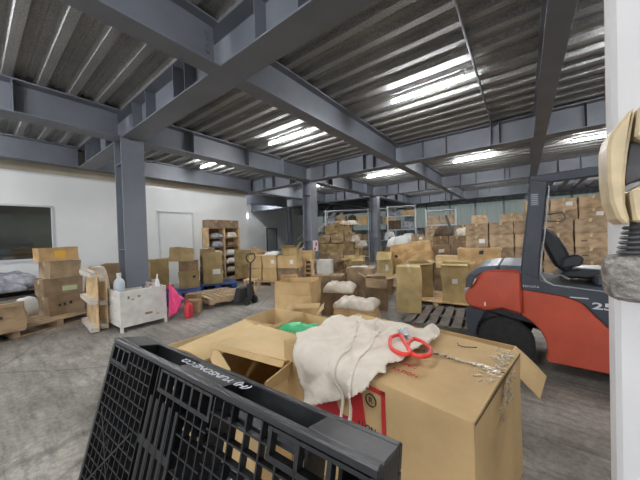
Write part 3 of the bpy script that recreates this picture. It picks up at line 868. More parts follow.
m_ = MB(); m_.prism([(-.010, -.078), (.03, -.080), (.03, .0), (.012, -.012), (-.002, -.022), (-.014, -.030)], -.041, .02); m_.build('grip', 'handset', hs, bevel=.003)
for i in range(6):
    MB().lathe([(.019-.0005*i, 0), (.022, .003), (.019, .006)], (.004-.0015*i, -.012, -.090-.008*i), 'z', 14).build('strain_relief_ring', 'handgrey', hs)
MB().tube([(.006, -.012, -.075), (-.002, -.012, -.16)], .014, 10).build('cord', 'handgrey', hs)
m_ = MB(); m_.lathe([(.020, -.208), (.036, -.198), (.040, -.17), (.038, -.145), (.032, -.134), (.02, -.130)], (.0, -.004, 0), 'z', 22)
bmesh.ops.subdivide_edges(m_.bm, edges=m_.bm.edges[:], cuts=2, use_grid_fill=True)
for v in m_.bm.verts: v.co += .003*noise.noise_vector(v.co*60)
m_.build('film_wrap', 'wrap', hs, smooth=False)

# ================================================================== FORKLIFT (rear to -x, front to +x)
FY0, FY1 = 3.50, 4.62; W_ = FY1-FY0
fk = thing('forklift', 'red and dark grey forklift truck parked right of the cartons', 'forklift', (0, FY0, 0), 0)
def fp(name, pts, y0, y1, mat, bevel=.012, smooth=False, parent=None): return MB().prism(pts, y0, y1).build(name, mat, parent or fk, bevel=bevel, smooth=smooth)
# counterweight: rounded red tail
cw = [(-.02, .60), (-.02, 1.055), (-.10, 1.085), (-.34, 1.07), (-.42, 1.02), (-.47, .90), (-.56, .80), (-.585, .72), (-.555, .64), (-.50, .61), (-.36, .60), (-.20, .64)]
b = MB(); b.prism(cw, 0.0, W_)
bmesh.ops.recalc_face_normals(b.bm, faces=b.bm.faces)
for v in b.bm.verts:
    if v.co.x < -.3: v.co.y = W_/2+(v.co.y-W_/2)*(1-.12*min(1, (-.3-v.co.x)/.28))
b.build('counterweight', 'redpaint', fk, bevel=.03)
fp('rear_skirt', [(-.50, .605), (-.36, .595), (-.40, .50), (-.44, .44), (-.47, .28), (-.54, .30), (-.565, .45), (-.56, .60)], .03, W_-.03, 'darkpaint')
fp('tail_step', [(-.60, .80), (-.52, .84), (-.50, .79), (-.58, .74)], .12, W_-.12, 'greymetal')
# side body with wheel arch
arch = [(.10+.0*k, 0) for k in range(0)]
cx_, cz_, ra = -.19, .28, .36
pts = [(-.02, 1.02), (-.02, .62)]
for k in range(9):
    a = R(66-k*10); pts.append((cx_+ra*math.cos(a), cz_+ra*math.sin(a)))
pts += [(.17, .16), (1.55, .16), (1.55, .50), (.95, .50), (.60, .575), (.42, .80), (.29, .845), (.10, .86), (.02, .88)]
fp('side_panel', pts, 0, .10, 'redpaint'); fp('side_panel', pts, W_-.10, W_, 'redpaint')
fp('chassis', [(-.50, .32), (-.50, .62), (.1, .62), (.1, .45), (1.5, .45), (1.5, .18), (.30, .18), (.2, .45), (-.35, .45)], .14, W_-.14, 'darkpaint')
# dark upper body swooping down to the step, carries the number
up = [(-.035, 1.06), (.085, 1.02), (.13, .97), (.20, .93), (.62, .90), (1.0, .90), (1.0, .52), (.60, .58), (.42, .80), (.29, .845), (.10, .865), (-.03, .87)]
fp('upper_panel', up, -.006, .12, 'darkpaint', .008); fp('upper_panel', up, W_-.12, W_+.006, 'darkpaint', .008)
fp('seat_deck', [(.1, .6), (.1, .93), (.95, .93), (.95, .6)], .12, W_-.12, 'darkpaint')
# hood / engine cover on the tail, with a split line
b = MB(); b.prism([(-.50, 1.03), (-.45, 1.075), (-.34, 1.105), (-.235, 1.118), (-.235, 1.06), (-.36, 1.04), (-.44, .99), (-.50, .93), (-.555, .93), (-.54, .99)], .03, W_-.03); b.build('hood', 'hood', fk, bevel=.012)
b = MB(); b.prism([(-.225, 1.06), (-.225, 1.119), (-.02, 1.122), (-.02, 1.06)], .03, W_-.03); b.build('hood', 'hood', fk, bevel=.012)
for y in (.02, W_-.10):
    b = MB(); b.prism([(-.56, .84), (-.50, .86), (-.455, .99), (-.50, 1.02), (-.55, .96)], y, y+.08); b.build('tail_lamp', 'handgrey', fk, bevel=.01)
# overhead guard
for y in (0, W_-.09):
    g = fp('guard_rear_pillar', [(-.045, .95), (.115, .95), (.125, 1.20), (.175, 1.70), (.20, 1.98), (.06, 2.02), (.035, 1.75), (-.02, 1.25)], y, y+.09, 'darkpaint', .014)
    v_ = MB(); v_.box(.055, .125, -.006 if y == 0 else .0, .0 if y == 0 else .006, 1.74, 1.87)
    vo = v_.build('vent_grille', 'hood', g); vo.location = (0, 0 if y == 0 else W_, 0)
    s_ = MB()
    for k in range(6): s_.box(.064, .116, -.010 if y == 0 else .006, -.006 if y == 0 else .010, 1.754+k*.019, 1.763+k*.019)
    so = s_.build('vent_slat', 'greymetal', g); so.location = (0, 0 if y == 0 else W_, 0)
    fp('guard_front_pillar', [(1.02, .62), (1.09, .62), (1.02, 1.45), (.86, 1.98), (.78, 1.98), (.95, 1.42)], y+.01, y+.08, 'darkpaint', .01)
    fp('guard_side_rail', [(.06, 2.0), (.06, 2.045), (.50, 2.065), (.90, 2.05), (.90, 1.985), (.2, 1.965)], y, y+.08, 'darkpaint', .01)
for k in range(7):
    x = .12+k*.125; MB().box(x-.02, x+.02, .08, W_-.08, 2.0, 2.035).build('roof_bar', 'darkpaint', fk, bevel=.004)
MB().cbox((.55, .10, 1.965), (.12, .05, .02)).build('cab_lamp', 'decal', fk, bevel=.004)
# trim line in the door opening
MB().tube([(.205, -.004, 1.93), (.175, -.004, 1.55), (.135, -.004, 1.20), (.125, -.004, 1.06), (.16, -.004, .985), (.23, -.004, .945), (.60, -.004, .915)], .006, 6).build('door_seal', 'greymetal', fk)
# seat
seat = MB(); yc = W_/2-.02
prof = [(.26, .98), (.64, .98), (.70, 1.02), (.68, 1.08), (.44, 1.085), (.34, 1.06)]
MB().prism([(a, c) for a, c in prof], yc-.24, yc+.24).build('seat_cushion', 'vinyl', fk, bevel=.025)
bk = [(.40, 1.05), (.34, 1.03), (.26, 1.10), (.18, 1.30), (.13, 1.46), (.165, 1.52), (.23, 1.50), (.30, 1.40), (.36, 1.27), (.40, 1.15)]
MB().prism(bk, yc-.22, yc+.22).build('seat_back', 'vinyl', fk, bevel=.03)
MB().prism([(.30, 1.08), (.46, 1.12), (.48, 1.20), (.42, 1.24), (.33, 1.20)], yc-.29, yc-.23).build('arm_rest', 'vinyl', fk, bevel=.015)
MB().tube([(.12, yc-.1, 1.60), (.15, yc-.1, 1.66), (.34, yc-.1, 1.68), (.36, yc-.1, 1.62), (.33, yc-.1, 1.58), (.14, yc-.1, 1.60)], .008, 6).build('rear_mirror', 'handgrey', fk)
MB().tube([(.20, .20, .96), (.22, .2, 1.0), (.30, .2, 1.02), (.36, .2, .98)], .012, 6).build('grab_lever', 'chrome', fk)
MB().box(.55, .98, .2, W_-.2, .93, 1.03).build('console', 'darkpaint', fk, bevel=.02)
MB().tube([(.93, W_/2, .95), (.80, W_/2, 1.20)], .03, 8).build('steering_column', 'darkpaint', fk)
ring = [Vector((.80, W_/2, 1.20))+Vector((.16*math.cos(t_)*.45, .16*math.sin(t_), .16*math.cos(t_)*.9)) for t_ in [2*math.pi*k/20 for k in range(21)]]
MB().tube(ring, .012, 6, cap=False).build('steering_wheel', 'rubber', fk, smooth=True)
# wheels
def wheel(x, y, r, w_):
    t_ = MB().lathe([(r*.62, -w_/2), (r*.93, -w_/2), (r, -w_/2+.03), (r, w_/2-.03), (r*.93, w_/2), (r*.62, w_/2)], (x, y, r), 'y', 30).build('tyre', 'rubber', fk, smooth=False)
    MB().lathe([(r*.1, -w_/2+.01), (r*.35, -w_/2+.02), (r*.60, -w_/2+.035), (r*.63, -w_/2+.01), (r*.63, w_/2-.01), (r*.1, w_/2-.01)], (x, y, r), 'y', 20).build('rim', 'handgrey', t_)
for y in (.12, W_-.12): wheel(-.19, y, .27, .17); wheel(1.30, y, .32, .22)
# mast and forks
for y in (.28, W_-.28):
    MB().box(1.62, 1.74, y-.04, y+.04, .06, 2.05).build('mast_rail', 'darkpaint', fk, bevel=.005)
    MB().box(1.80, 2.85, y+.0-.06, y+.06, .05, .09).build('fork', 'darkpaint', fk, bevel=.005)
    MB().box(1.76, 1.81, y-.06, y+.06, .05, .55).build('fork_shank', 'darkpaint', fk, bevel=.005)
MB().box(1.74, 1.78, .2, W_-.2, .18, .58).build('fork_carriage', 'darkpaint', fk, bevel=.005)
MB().box(1.62, 1.74, .24, W_-.24, 1.9, 2.05).build('mast_crosshead', 'darkpaint', fk)
text('number_decal', '25', .085, 'decal', fk, (.565, -.0075, .775), (R(90), 0, 0), sx=1.75, bold=.002)
text('maker_lettering', 'TOYOTA', .028, 'decal', fk, (.045, -.0075, .915), (R(90), 0, 0), sx=1.2)
MB().box(.34, .47, -.0075, -.005, .835, .845).build('stripe_decal', 'decal', fk)
MB().box(-.37, -.355, -.003, .01, .66, .70).build('scratch_sticker', 'label', fk)

# ================================================================== MIDDLE DISTANCE
# dark slatted pallets in front of the forklift's tail
wood_pallet('weathered grey wooden pallet lying empty by the forklift tail', -1.02, 4.72, 0, 1.15, 1.15, 0, 'wooddark', h=.14)
bpy.context.view_layer.update()
root = bpy.context.scene.objects['wooden_pallet']; root.rotation_euler = (0, 0, R(96))
wood_pallet('wooden pallet under the two cartons near the forklift', -1.45, 6.10, 0, 1.5, 1.1, 4, 'woodlight', h=.14)
wood_pallet('wooden pallet under the tall flap-top carton in the aisle', -3.25, 7.2, 0, 1.1, 1.1, 8, 'wood', h=.14)

carton('tall yellowish carton on end, creased lid, on the empty pallet', -1.60, 4.68, .142, .42, .40, .78, 14, 'olive', crush=.018, along='y', seed=2, mat_=None) if False else \
carton('tall tan carton on end with creased lid, foremost on the dark pallet', -1.64, 4.72, .142, .40, .38, .78, 18, 'yellow', crush=.018, along='y', seed=2)
carton('olive carton with open lid between the tall tan and labelled cartons', -1.85, 6.0, .142, .44, .46, .72, 30, 'olive', crush=.02, flaps=(95, 60, 85, 70), flen=.09, seed=4)
carton('yellowish carton with round white sticker on the light pallet', -1.10, 5.88, .142, .46, .42, .74, 5, 'yellow', crush=.02, sticker=('-y', .0, .55, .09, .09, 'label'), flaps=(100, 60, 80, 75), flen=.10, seed=6)
carton('low brown carton under the pile behind the tall tan carton', -2.95, 6.33, 0, .62, .42, .42, 20, 'brown', crush=.02, sticker=('-y', .1, .5, .12, .09, 'label'), seed=8)
carton('tall yellow carton with one flap raised, in the aisle', -3.35, 7.62, .142, .46, .42, .82, 16, 'yellow', crush=.02, sticker=('-y', .12, .45, .08, .18, 'label'), flaps=(130, None, None, None), flen=.28, seed=10)
carton('brown carton supporting the tilted orange carton', -2.72, 8.35, 0, .95, .6, .52, 14, 'dark', crush=.03, seed=12)
carton('large dented orange carton lying tilted on a brown one', -2.70, 8.20, .59, 1.12, .66, .62, 10, 'orange', crush=.05, tilt=(0, -7), along='x', seed=13, printed=[('-y', -.34, .42, .10, .09)])
carton('orange carton with a small black mark beside the forklift hood', -.83, 7.0, .62, .82, .5, .50, 4, 'orange', crush=.03, seed=14, printed=[('-y', .08, .86, .09, .09)])
carton('brown carton under the orange carton beside the hood', -.85, 7.05, 0, .9, .6, .61, 2, 'brown', crush=.02)
carton('flat pale carton lying behind the round-sticker carton', -1.52, 7.5, .60, .62, .4, .30, 3, 'tanlight', crush=.01, tape=False)
carton('brown carton under the flat pale carton', -1.52, 7.55, 0, .7, .5, .595, 3, 'brown', crush=.02)

# tall open carton in the middle of the aisle
carton('two-tone tall tan carton with its lid flaps standing open', -3.30, 3.62, 0, .66, .56, .50, 20, 'tan', flaps=(4, -4, -6, 8), flen=.22, crush=.03, seed=21)
carton('low open carton leaning at the tall tan one', -2.66, 3.08, 0, .44, .36, .36, 35, 'tanlight', flaps=(60, 60, 20, 40), flen=.12, crush=.03, seed=22)
# sacks in boxes
carton('brown carton filled with a whitish woven sack, rear of two', -2.90, 4.42, 0, .60, .50, .46, 22, 'brown', flaps=(None, None, None, None), crush=.04, seed=23)
lump('woven_sack', 'whitish woven sack bulging from the rear brown carton', 'sack', -2.90, 4.42, .42, .60, .50, .15, 22, 'sack', 6, amp=.05)
carton('orange-brown carton filled with a whitish woven sack, front of two', -2.22, 3.88, 0, .64, .46, .36, 16, 'orange', flaps=(None, None, None, None), crush=.04, seed=24)
lump('woven_sack', 'whitish woven sack spilling from the front orange-brown carton', 'sack', -2.22, 3.88, .32, .68, .48, .14, 10, 'sack', 8, amp=.06)
carton('long brown carton behind the woven sacks, its lid bowed', -3.55, 4.95, 0, .74, .36, .62, 20, 'brown', crush=.03, seed=25)
carton('brown carton with white paper on its lid behind the woven sacks', -3.10, 5.62, 0, .62, .52, .74, 20, 'mixed', crush=.03, seed=26, sticker=('top', -.05, .0, .36, .16, 'label'))
carton('dark brown carton with a torn pale flap behind the woven sacks', -2.42, 5.05, 0, .42, .42, .62, 24, 'brown', flaps=(140, 80, 60, 75), flen=.2, crush=.03, seed=27)

# wooden pallet on the hand pallet truck
wood_pallet('brown wooden pallet raised on the hand pallet truck', -5.88, 3.62, .09, 1.15, .88, -8, 'wood', h=.13)
pj = thing('pallet_truck', 'dark hand pallet truck with looped handle under a wooden pallet', 'pallet truck', (-5.12, 3.86, 0), -84)
for s_ in (-.17, .17):
    MB().box(s_-.07, s_+.07, -1.15, -.1, .035, .085).build('fork', 'darkpaint', pj, bevel=.01)
    MB().lathe([(.035, -.04), (.035, .04)], (s_, -1.05, .035), 'x', 14).build('fork_roller', 'rubber', pj)
    MB().lathe([(.03, -.03), (.09, -.03), (.09, .03), (.03, .03)], (s_*.7, .12, .09), 'x', 18).build('steer_wheel', 'rubber', pj)
MB().prism([(-.28, .08), (.28, .08), (.20, .38), (-.20, .38)], -.14, .02).build('body', 'ink', pj, bevel=.015)
MB().lathe([(.055, .1), (.06, .3), (.05, .46)], (0, .1, 0), 'z', 16).build('pump', 'ink', pj)
MB().tube([(0, .12, .40), (0, .16, .96)], .022, 8).build('handle_shaft', 'ink', pj)
MB().tube([(0, .16, .94), (-.09, .165, .99), (-.14, .17, 1.06), (-.11, .175, 1.14), (0, .18, 1.16), (.11, .175, 1.14), (.14, .17, 1.06), (.09, .165, .99), (0, .16, .94)], .015, 8).build('handle_loop', 'ink', pj, smooth=True)

# blue plastic pallet with cartons
def blue_pallet(x, y, rz, label):
    root = thing('plastic_pallet', label, 'pallet', (x, y, 0), rz)
    m_ = MB(); m_.box(-.55, .55, -.45, .45, .125, .15); m_.build('top_deck', 'blue', root, bevel=.004)
    for i in (-.47, 0, .47):
        for j in (-.37, 0, .37): MB().cbox((i, j, .075), (.15, .15, .10)).build('spacer_block', 'blue', root, bevel=.01)
    for j in (-.37, 0, .37): MB().box(-.55, .55, j-.06, j+.06, 0, .025).build('bottom_runner', 'blue', root, bevel=.004)
blue_pallet(-7.44, 3.40, 60, 'blue plastic pallet under the stack before the flush door')
blue_pallet(-7.70, 4.70, 62, 'blue plastic pallet under the tall labelled carton')
wood_pallet('wooden pallet under the two-carton stack before the shelf', -8.0, 6.02, 0, .85, .8, 54, 'wood', h=.14)
wood_pallet('wooden pallet beside the white wall under the tall olive carton', -8.70, 3.20, 0, 1.1, .85, 62, 'wood', h=.14)

carton('tall olive carton with a white label left of the flush door', -8.25, 3.2, .142, .58, .46, .86, 66, 'olive', crush=.02, seed=31, sticker=('-y', -.12, .3, .14, .13, 'label'))
carton('brown carton half hidden left of the tall olive carton', -8.7, 2.35, 0, .5, .4, .95, 66, 'brown', crush=.02, seed=32)
carton('olive carton at the bottom of the stack before the flush door', -7.72, 3.85, .152, .52, .46, .46, 63, 'olive', crush=.02, seed=33, printed=[('-y', .25, .7, .08, .06)])
carton('brown carton in the middle of the stack before the flush door', -7.82, 3.90, .615, .48, .42, .29, 60, 'brown', crush=.02, seed=34)
carton('dented olive carton topping the stack before the flush door', -7.90, 3.72, .91, .60, .42, .38, 62, 'olive', crush=.04, seed=35, tilt=(0, 3))
carton('tall olive carton with white label in front of the wooden shelf', -7.78, 4.62, .152, .54, .50, .84, 60, 'olive', crush=.02, seed=36, sticker=('-y', .18, .42, .22, .17, 'label'), flaps=(10, 80, 40, 40), flen=.12)
carton('pale-lidded brown carton behind the tall labelled carton', -8.45, 4.85, .6, .46, .42, .60, 60, 'brown', crush=.02, seed=37, sticker=('top', 0, 0, .4, .36, 'label'))
carton('brown carton under the pale-lidded carton behind the labelled one', -8.45, 4.85, .0, .5, .45, .595, 60, 'brown', crush=.02, seed=38)
carton('olive carton, lower of the pair before the wooden shelf', -7.98, 6.0, .142, .70, .5, .47, 54, 'olive', crush=.015, seed=39)
carton('olive carton, upper of the pair before the wooden shelf', -8.02, 5.96, .615, .58, .44, .48, 54, 'olive', crush=.02, seed=40)
carton('small grey-brown carton on the floor by the pink cloth', -5.84, 2.98, 0, .26, .24, .33, 40, 'brown', crush=.01, seed=41, tape=False)
st = thing('wooden_stool', 'small pale wooden stool between blue pallet and pallet truck', 'stool', (-6.2, 4.85, 0), 30)
MB().cbox((0, 0, .33), (.36, .30, .03)).build('seat', 'woodlight', st, bevel=.004)
for i in (-.14, .14):
    for j in (-.11, .11): MB().cbox((i, j, .158), (.04, .04, .315)).build('leg', 'woodlight', st)

# wooden shelf with parcels
sh = thing('wooden_shelf', 'pale wooden two-bay shelf against the white wall', 'shelf', (-9.55, 6.1, 0), 0)
for y in (-.68, 0, .68): MB().box(-.16, .2, y-.03, y+.03, 0, 1.95).build('side_panel', 'woodlight', sh, bevel=.003)
for z in (.18, .52, .86, 1.20, 1.54, 1.93):
    for y in (-.34, .34): MB().box(-.16, .195, y-.31, y+.31, z-.012, z+.012).build('shelf', 'wood', sh)
MB().box(-.19, -.17, -.7, .7, 0, 1.95).build('back_panel', 'brown', sh)
for k, y in enumerate((5.76, 6.44)):
    carton('long brown carton lying on top of the shelf, %s bay' % ('window-side' if k == 0 else 'doorless right'), -9.55, y, 1.945, .40, .66, .30, 0, 'mixed', crush=.01, seed=50+k, name='cardboard_carton')
mats = ['label', 'film', 'sack', 'brown', 'film', 'label', 'sack', 'handgrey']
lv = ['lowest', 'second', 'third', 'fourth', 'fifth']
kinds = ['white packet', 'grey film-wrapped parcel', 'whitish bundle', 'brown parcel', 'grey wrapped bundle', 'white paper bundle', 'pale sack', 'dark packet']
i = 0
for r_, z in enumerate((.195, .535, .875, 1.215, 1.555)):
    for c_, y in enumerate((5.76, 6.44)):
        k = (r_*3+c_*2) % 8
        tag(lump('parcel', '', '', -9.47, y+random.uniform(-.05, .05), z, .26, .44, .16+.06*random.random(), 0, mats[k], i+.5, amp=.02, nx=10, ny=10),
            '%s on the %s shelf board, %s bay of the wooden shelf' % (kinds[k], lv[r_], ('near', 'far')[c_]), 'parcel'); i += 1

# column bin with bottles
bn = thing('metal_bin', 'low white panelled bin built around the nearest column', 'bin', (-6.02, 1.92, 0), 0)
MB().box(.68, .72, -.44, .28, .08, .68).build('front_panel', 'white', bn, bevel=.004)
MB().box(-.16, .68, -.44, -.41, .08, .68).build('side_panel', 'white', bn, bevel=.004)
MB().box(-.14, .68, .25, .28, .08, .68).build('side_panel', 'white', bn, bevel=.004)
MB().box(-.15, -.12, -.41, .28, .08, .60).build('inner_panel', 'white', bn)
MB().box(-.12, .68, -.41, .25, .36, .39).build('floor_panel', 'wooddark', bn)
for (a, b_) in ((.70, -.42), (.70, .26), (-.14, -.42), (-.10, .26)): MB().box(a-.02, a+.02, b_-.02, b_+.02, 0, .08).build('foot', 'white', bn)
for zz in (.2, .36, .52): MB().box(-.12, .60, -.452, -.44, zz-.03, zz+.03).build('side_slat', 'white', bn)
rb = MB()
for (y, z, w_, h_) in ((-.08, .22, .12, .04), (.10, .19, .05, .02), (-.33, .54, .03, .05), (-.28, .52, .05, .015), (-.18, .55, .04, .03)):
    rb.box(.72, .7215, y, y+w_, z, z+h_)
rb.build('rust_mark', 'brown', bn)
def bottle(label, x, y, z, r, h, mat, cap='white', name='plastic_bottle', rz=0):
    root = thing(name, label, 'bottle', (x, y, z), rz)
    MB().lathe([(r*.95, 0), (r, .01), (r, h*.68), (r*.85, h*.76), (r*.36, h*.84), (r*.34, h*.9)], (0, 0, 0), 'z', 18).build('body', mat, root, smooth=True)
    MB().lathe([(r*.42, h*.88), (r*.42, h)], (0, 0, 0), 'z', 14).build('cap', cap, root)
    return root
bottle('large translucent white bottle standing in the white bin', -5.80, 1.62, .392, .085, .56, 'bottle')
bottle('tall narrow white tube bottle at the bin corner', -5.42, 2.10, .392, .035, .50, 'label')
bottle('small red-capped bottle in the white bin', -5.45, 2.00, .392, .04, .34, 'bottle', 'redplastic')
bottle('small grey bottle beside the column in the bin', -5.50, 1.90, .392, .05, .33, 'film', 'handgrey')
bottle('short clear jar between column and large bottle', -5.44, 1.76, .392, .04, .27, 'bottle', 'handgrey')
carton('flat pale card box stuck out from the column over the bin', -6.0, 2.36, .87, .50, .22, .08, 75, 'tanlight', tape=False) if False else None

# pink cloth over the bin end, with clutter
b = MB(); nx_, nz_ = 14, 18
G = []
for j in range(nz_+1):
    row_ = []
    for i_ in range(nx_+1):
        u, v = i_/nx_, j/nz_
        x = -5.24-.5*u+.05*math.sin(v*5+u*7)
        y = 2.22+.42*u*(.6+.4*v)+.03*math.sin(u*17+v*3)+.10*v*u
        z = .70-.66*v*(1-.55*u)-.16*u+.02*math.sin(u*9)
        row_.append(b.bm.verts.new((x, y, max(z, .03))))
    G.append(row_)
for j in range(nz_):
    for i_ in range(nx_): b.bm.faces.new((G[j][i_], G[j][i_+1], G[j+1][i_+1], G[j+1][i_]))
o = b.build('pink_cloth', 'pink', smooth=True); md = o.modifiers.new('t', 'SOLIDIFY'); md.thickness = .006
tag(o, 'bright pink cloth hanging off the end of the white bin', 'cloth')
bottle('red plastic canister on the floor beside the pink cloth', -5.22, 2.56, 0, .075, .34, 'redplastic', 'redplastic', 'plastic_canister')
carton('small brown box half hidden behind the red canister', -5.50, 2.80, 0, .28, .22, .26, 40, 'brown', tape=False)
lump('plastic_sheet', 'blue plastic sheet heaped beside the pink cloth', 'sheet', -6.75, 2.72, .0, .80, .45, .30, 50, 'blue', 5, amp=.06)

# wooden pallets stood on edge at the bin
for k, lab in enumerate(('pale wooden pallet stood on edge, outer of two by the white bin', 'pale wooden pallet stood on edge, inner of two by the white bin')):
    p = wood_pallet(lab, 0, 0, 0, 1.02-.1*k, 1.0, 0, 'woodlight', n=8, h=.13, bottom=False)
    p.matrix_world = Matrix.Translation((-6.20-.1*k, 1.20+.15*k, .515-.05*k)) @ Matrix.Rotation(R(-4), 4, 'Z') @ Matrix(((0, 1, 0, 0), (0, 0, 1, 0), (1, 0, 0, 0), (0, 0, 0, 1)))
carton('brown carton behind the upright pallets at the wall', -7.40, 2.42, 0, .5, .45, 1.0, 80, 'olive', crush=.02, seed=61)

# left wall goods on pallets
wood_pallet('dark wooden pallet under the four-carton stack', -7.30, .80, 0, 1.25, 1.15, 108, 'wood', h=.14)
wood_pallet('dark wooden pallet under the bulging brown carton', -6.95, -.42, 0, 1.15, 1.1, 95, 'wood', h=.14)
wood_pallet('wooden pallet against the wall under the wrapped bundles', -8.85, .25, 0, 1.3, 1.3, 90, 'wooddark', h=.14)
s4 = [('bottom carton of the four-high stack, printed side outward', -7.36, 1.10, .142, .54, .42, .38, 100, 3), ('second carton of the four-high stack with pale green label', -7.37, 1.08, .524, .58, .42, .32, 98, 5),
      ('third carton of the four-high stack, sagging', -7.37, 1.10, .846, .48, .40, .33, 104, 7), ('top carton of the four-high stack with yellow label', -7.38, 1.05, 1.178, .58, .38, .25, 96, 9)]
for k, (lab, x, y, z, a, c, h, rz, sd) in enumerate(s4):
    carton(lab, x, y, z, a, c, h, rz, 'mixed' if k != 3 else 'orange', crush=.018, seed=sd,
           sticker=[('-y', .14, .35, .22, .09, 'greenlabel')] if k == 1 else ([('-y', .0, .5, .17, .13, 'yellowlabel')] if k == 3 else None),
           printed=[('-y', -.2, .5, .04, .05), ('-y', -.05, .52, .03, .05), ('-y', .12, .55, .04, .06)] if k == 0 else None, flaps=(None, 98, None, None) if k == 3 else None, flen=.12)
carton('bulging brown carton at the end of the pallet row', -6.72, .13, .142, .78, .56, .42, 84, 'brown', crush=.05, seed=71, printed=[('-y', .2, .6, .05, .05)])
lump('parcel', 'small white printed packet on the pallet beside the carton stack', 'parcel', -7.75, .66, .142, .34, .28, .34, 10, 'label', 4, amp=.02)
# table-height wrapped bundles on a dark pallet stack
for k in range(2):
    wood_pallet(('lower' if k == 0 else 'upper')+' dark pallet of the pair carrying the grey wrapped bundle', -8.85, .25, .142+k*.30, 1.4, 1.25, 90, 'wooddark', h=.29 if k == 0 else .13)
lump('wrapped_bundle', 'grey film-wrapped bundle on dark pallets under the window', 'bundle', -8.95, .25, .575, 1.0, 1.35, .33, 0, 'film', 11, amp=.055, freq=5)
lump('wrapped_bundle', 'pale film-wrapped sack leaning on the front of the grey bundle', 'bundle', -8.32, .15, .575, .36, 1.1, .17, 0, 'film', 12, amp=.03)
# window-side wrapped heap at the wall left of the upright pallets
lump('wrapped_bundle', 'whitish film bundle behind the upright pallets', 'bundle', -7.60, 1.72, .0, .45, .34, .98, 80, 'sack', 14, amp=.04)

# ------------------------------------------------------------------ taped cartons row near the second column
wood_pallet('wooden pallet under the left half of the taped carton row', -6.74, 5.86, 0, 1.0, .8, 18, 'wood', h=.14)
wood_pallet('wooden pallet under the right half of the taped carton row', -5.76, 6.18, 0, 1.0, .8, 18, 'wood', h=.14)
row_ = [('lower taped carton at the pallet truck end of the row', -6.98, 5.78, .142, .46), ('lower taped carton, second in the row', -6.48, 5.94, .142, .50), ('lower taped carton nearest the column in the row', -5.88, 6.13, .142, .66),
        ('upper taped carton at the pallet truck end of the row', -6.98, 5.78, .545, .46), ('upper taped carton, second in the row, with white label', -6.48, 5.94, .545, .48), ('upper taped carton nearest the column, with white label', -5.88, 6.13, .545, .66)]
for k, (lab, x, y, z, wd) in enumerate(row_):
    carton(lab, x, y, z, wd, .44, .395, 18, 'tan' if k != 2 else 'mixed', crush=.015, seed=80+k, sticker=('-y', .25, .5, .12, .12, 'label') if k in (4, 5) else None)
carton('open yellow carton on top of the taped carton row', -5.85, 6.13, .945, .44, .38, .22, 30, 'yellow', flaps=(60, 100, 110, 30), flen=.2, crush=.01, seed=88)
lump('plastic_bag', 'white plastic bag lying on the taped carton row', 'bag', -6.45, 5.94, .945, .42, .3, .10, 20, 'label', 9, amp=.03)
carton('brown carton leaning behind the taped row, lid sloping', -8.6, 7.2, .62, .85, .55, .40, 48, 'orange', crush=.03, tilt=(0, 20), seed=89)
carton('brown carton under the sloping carton behind the taped row', -8.6, 7.2, 0, .95, .6, .46, 48, 'brown', crush=.03, seed=90)
carton('dark carton behind the taped row beside the sloping one', -7.72, 6.85, 0, .55, .45, .95, 44, 'mixed', crush=.03, seed=91)
# stack of wooden crates by the column and the white box
for k in range(5):
    wood_pallet('wooden pallet, %s from the floor in the stack before the column' % ['lowest', 'second', 'third', 'fourth', 'fifth'][k], -5.92, 6.98, .145*k, .62, .50, 24, 'woodlight', h=.14)
carton('pale brown carton on the pallet stack before the column', -5.92, 6.98, .73, .52, .42, .30, 26, 'tan', crush=.02, seed=92)
wb = thing('white_box', 'white metal box with rust spots right of the pallet stack', 'box', (-5.42, 7.35, 0), 24)
MB().box(-.25, .25, -.2, .2, .03, .68).build('body', 'white', wb, bevel=.006); MB().box(-.26, .26, -.21, .21, .68, .70).build('lid', 'white', wb)
carton('brown carton low in front of the pallet stack', -5.35, 5.55, 0, .42, .32, .42, 20, 'orange', crush=.02, seed=93)
# potted plant and notice on the column
pp = thing('potted_plant', 'dark leafy plant beside the second column', 'plant', (-7.25, 8.5, 0))
MB().lathe([(.12, 0), (.17, .3), (.18, .3)], (0, 0, 0)).build('pot', 'dark', pp)
random.seed(5); lf = MB()
for k in range(46):
    a = random.random()*6.28; c = Vector((random.gauss(0, .13), random.gauss(0, .13), random.uniform(.75, 1.35)))
    m_ = Matrix.Translation(c) @ Matrix.Rotation(a, 4, 'Z') @ Matrix.Rotation(random.uniform(-1, 1), 4, 'Y')
    lf.quadbox([m_ @ Vector(q) for q in ((0, -.01, 0), (.11, -.05, 0), (.2, -.005, 0), (.11, .05, 0), (0, .01, .004), (.11, .05, .004), (.2, .005, .004), (.11, -.05, .004))])
lf.build('foliage', 'plant', pp); MB().tube([(0, 0, .3), (.02, 0, 1.0)], .02).build('stem', 'plant', pp)
nt_ = thing('paper_notice', 'paper notice with pink marks taped on the second column', 'notice', (-6.198, 7.85, 1.15), 0)
MB().box(.0, .003, -.15, .15, -.20, .20).build('sheet', 'label', nt_)
MB().box(.003, .0045, -.02, .10, -.02, .12).build('pink_print', 'pink', nt_); MB().box(.003, .0045, -.10, .02, -.15, -.06).build('pink_print', 'pink', nt_)

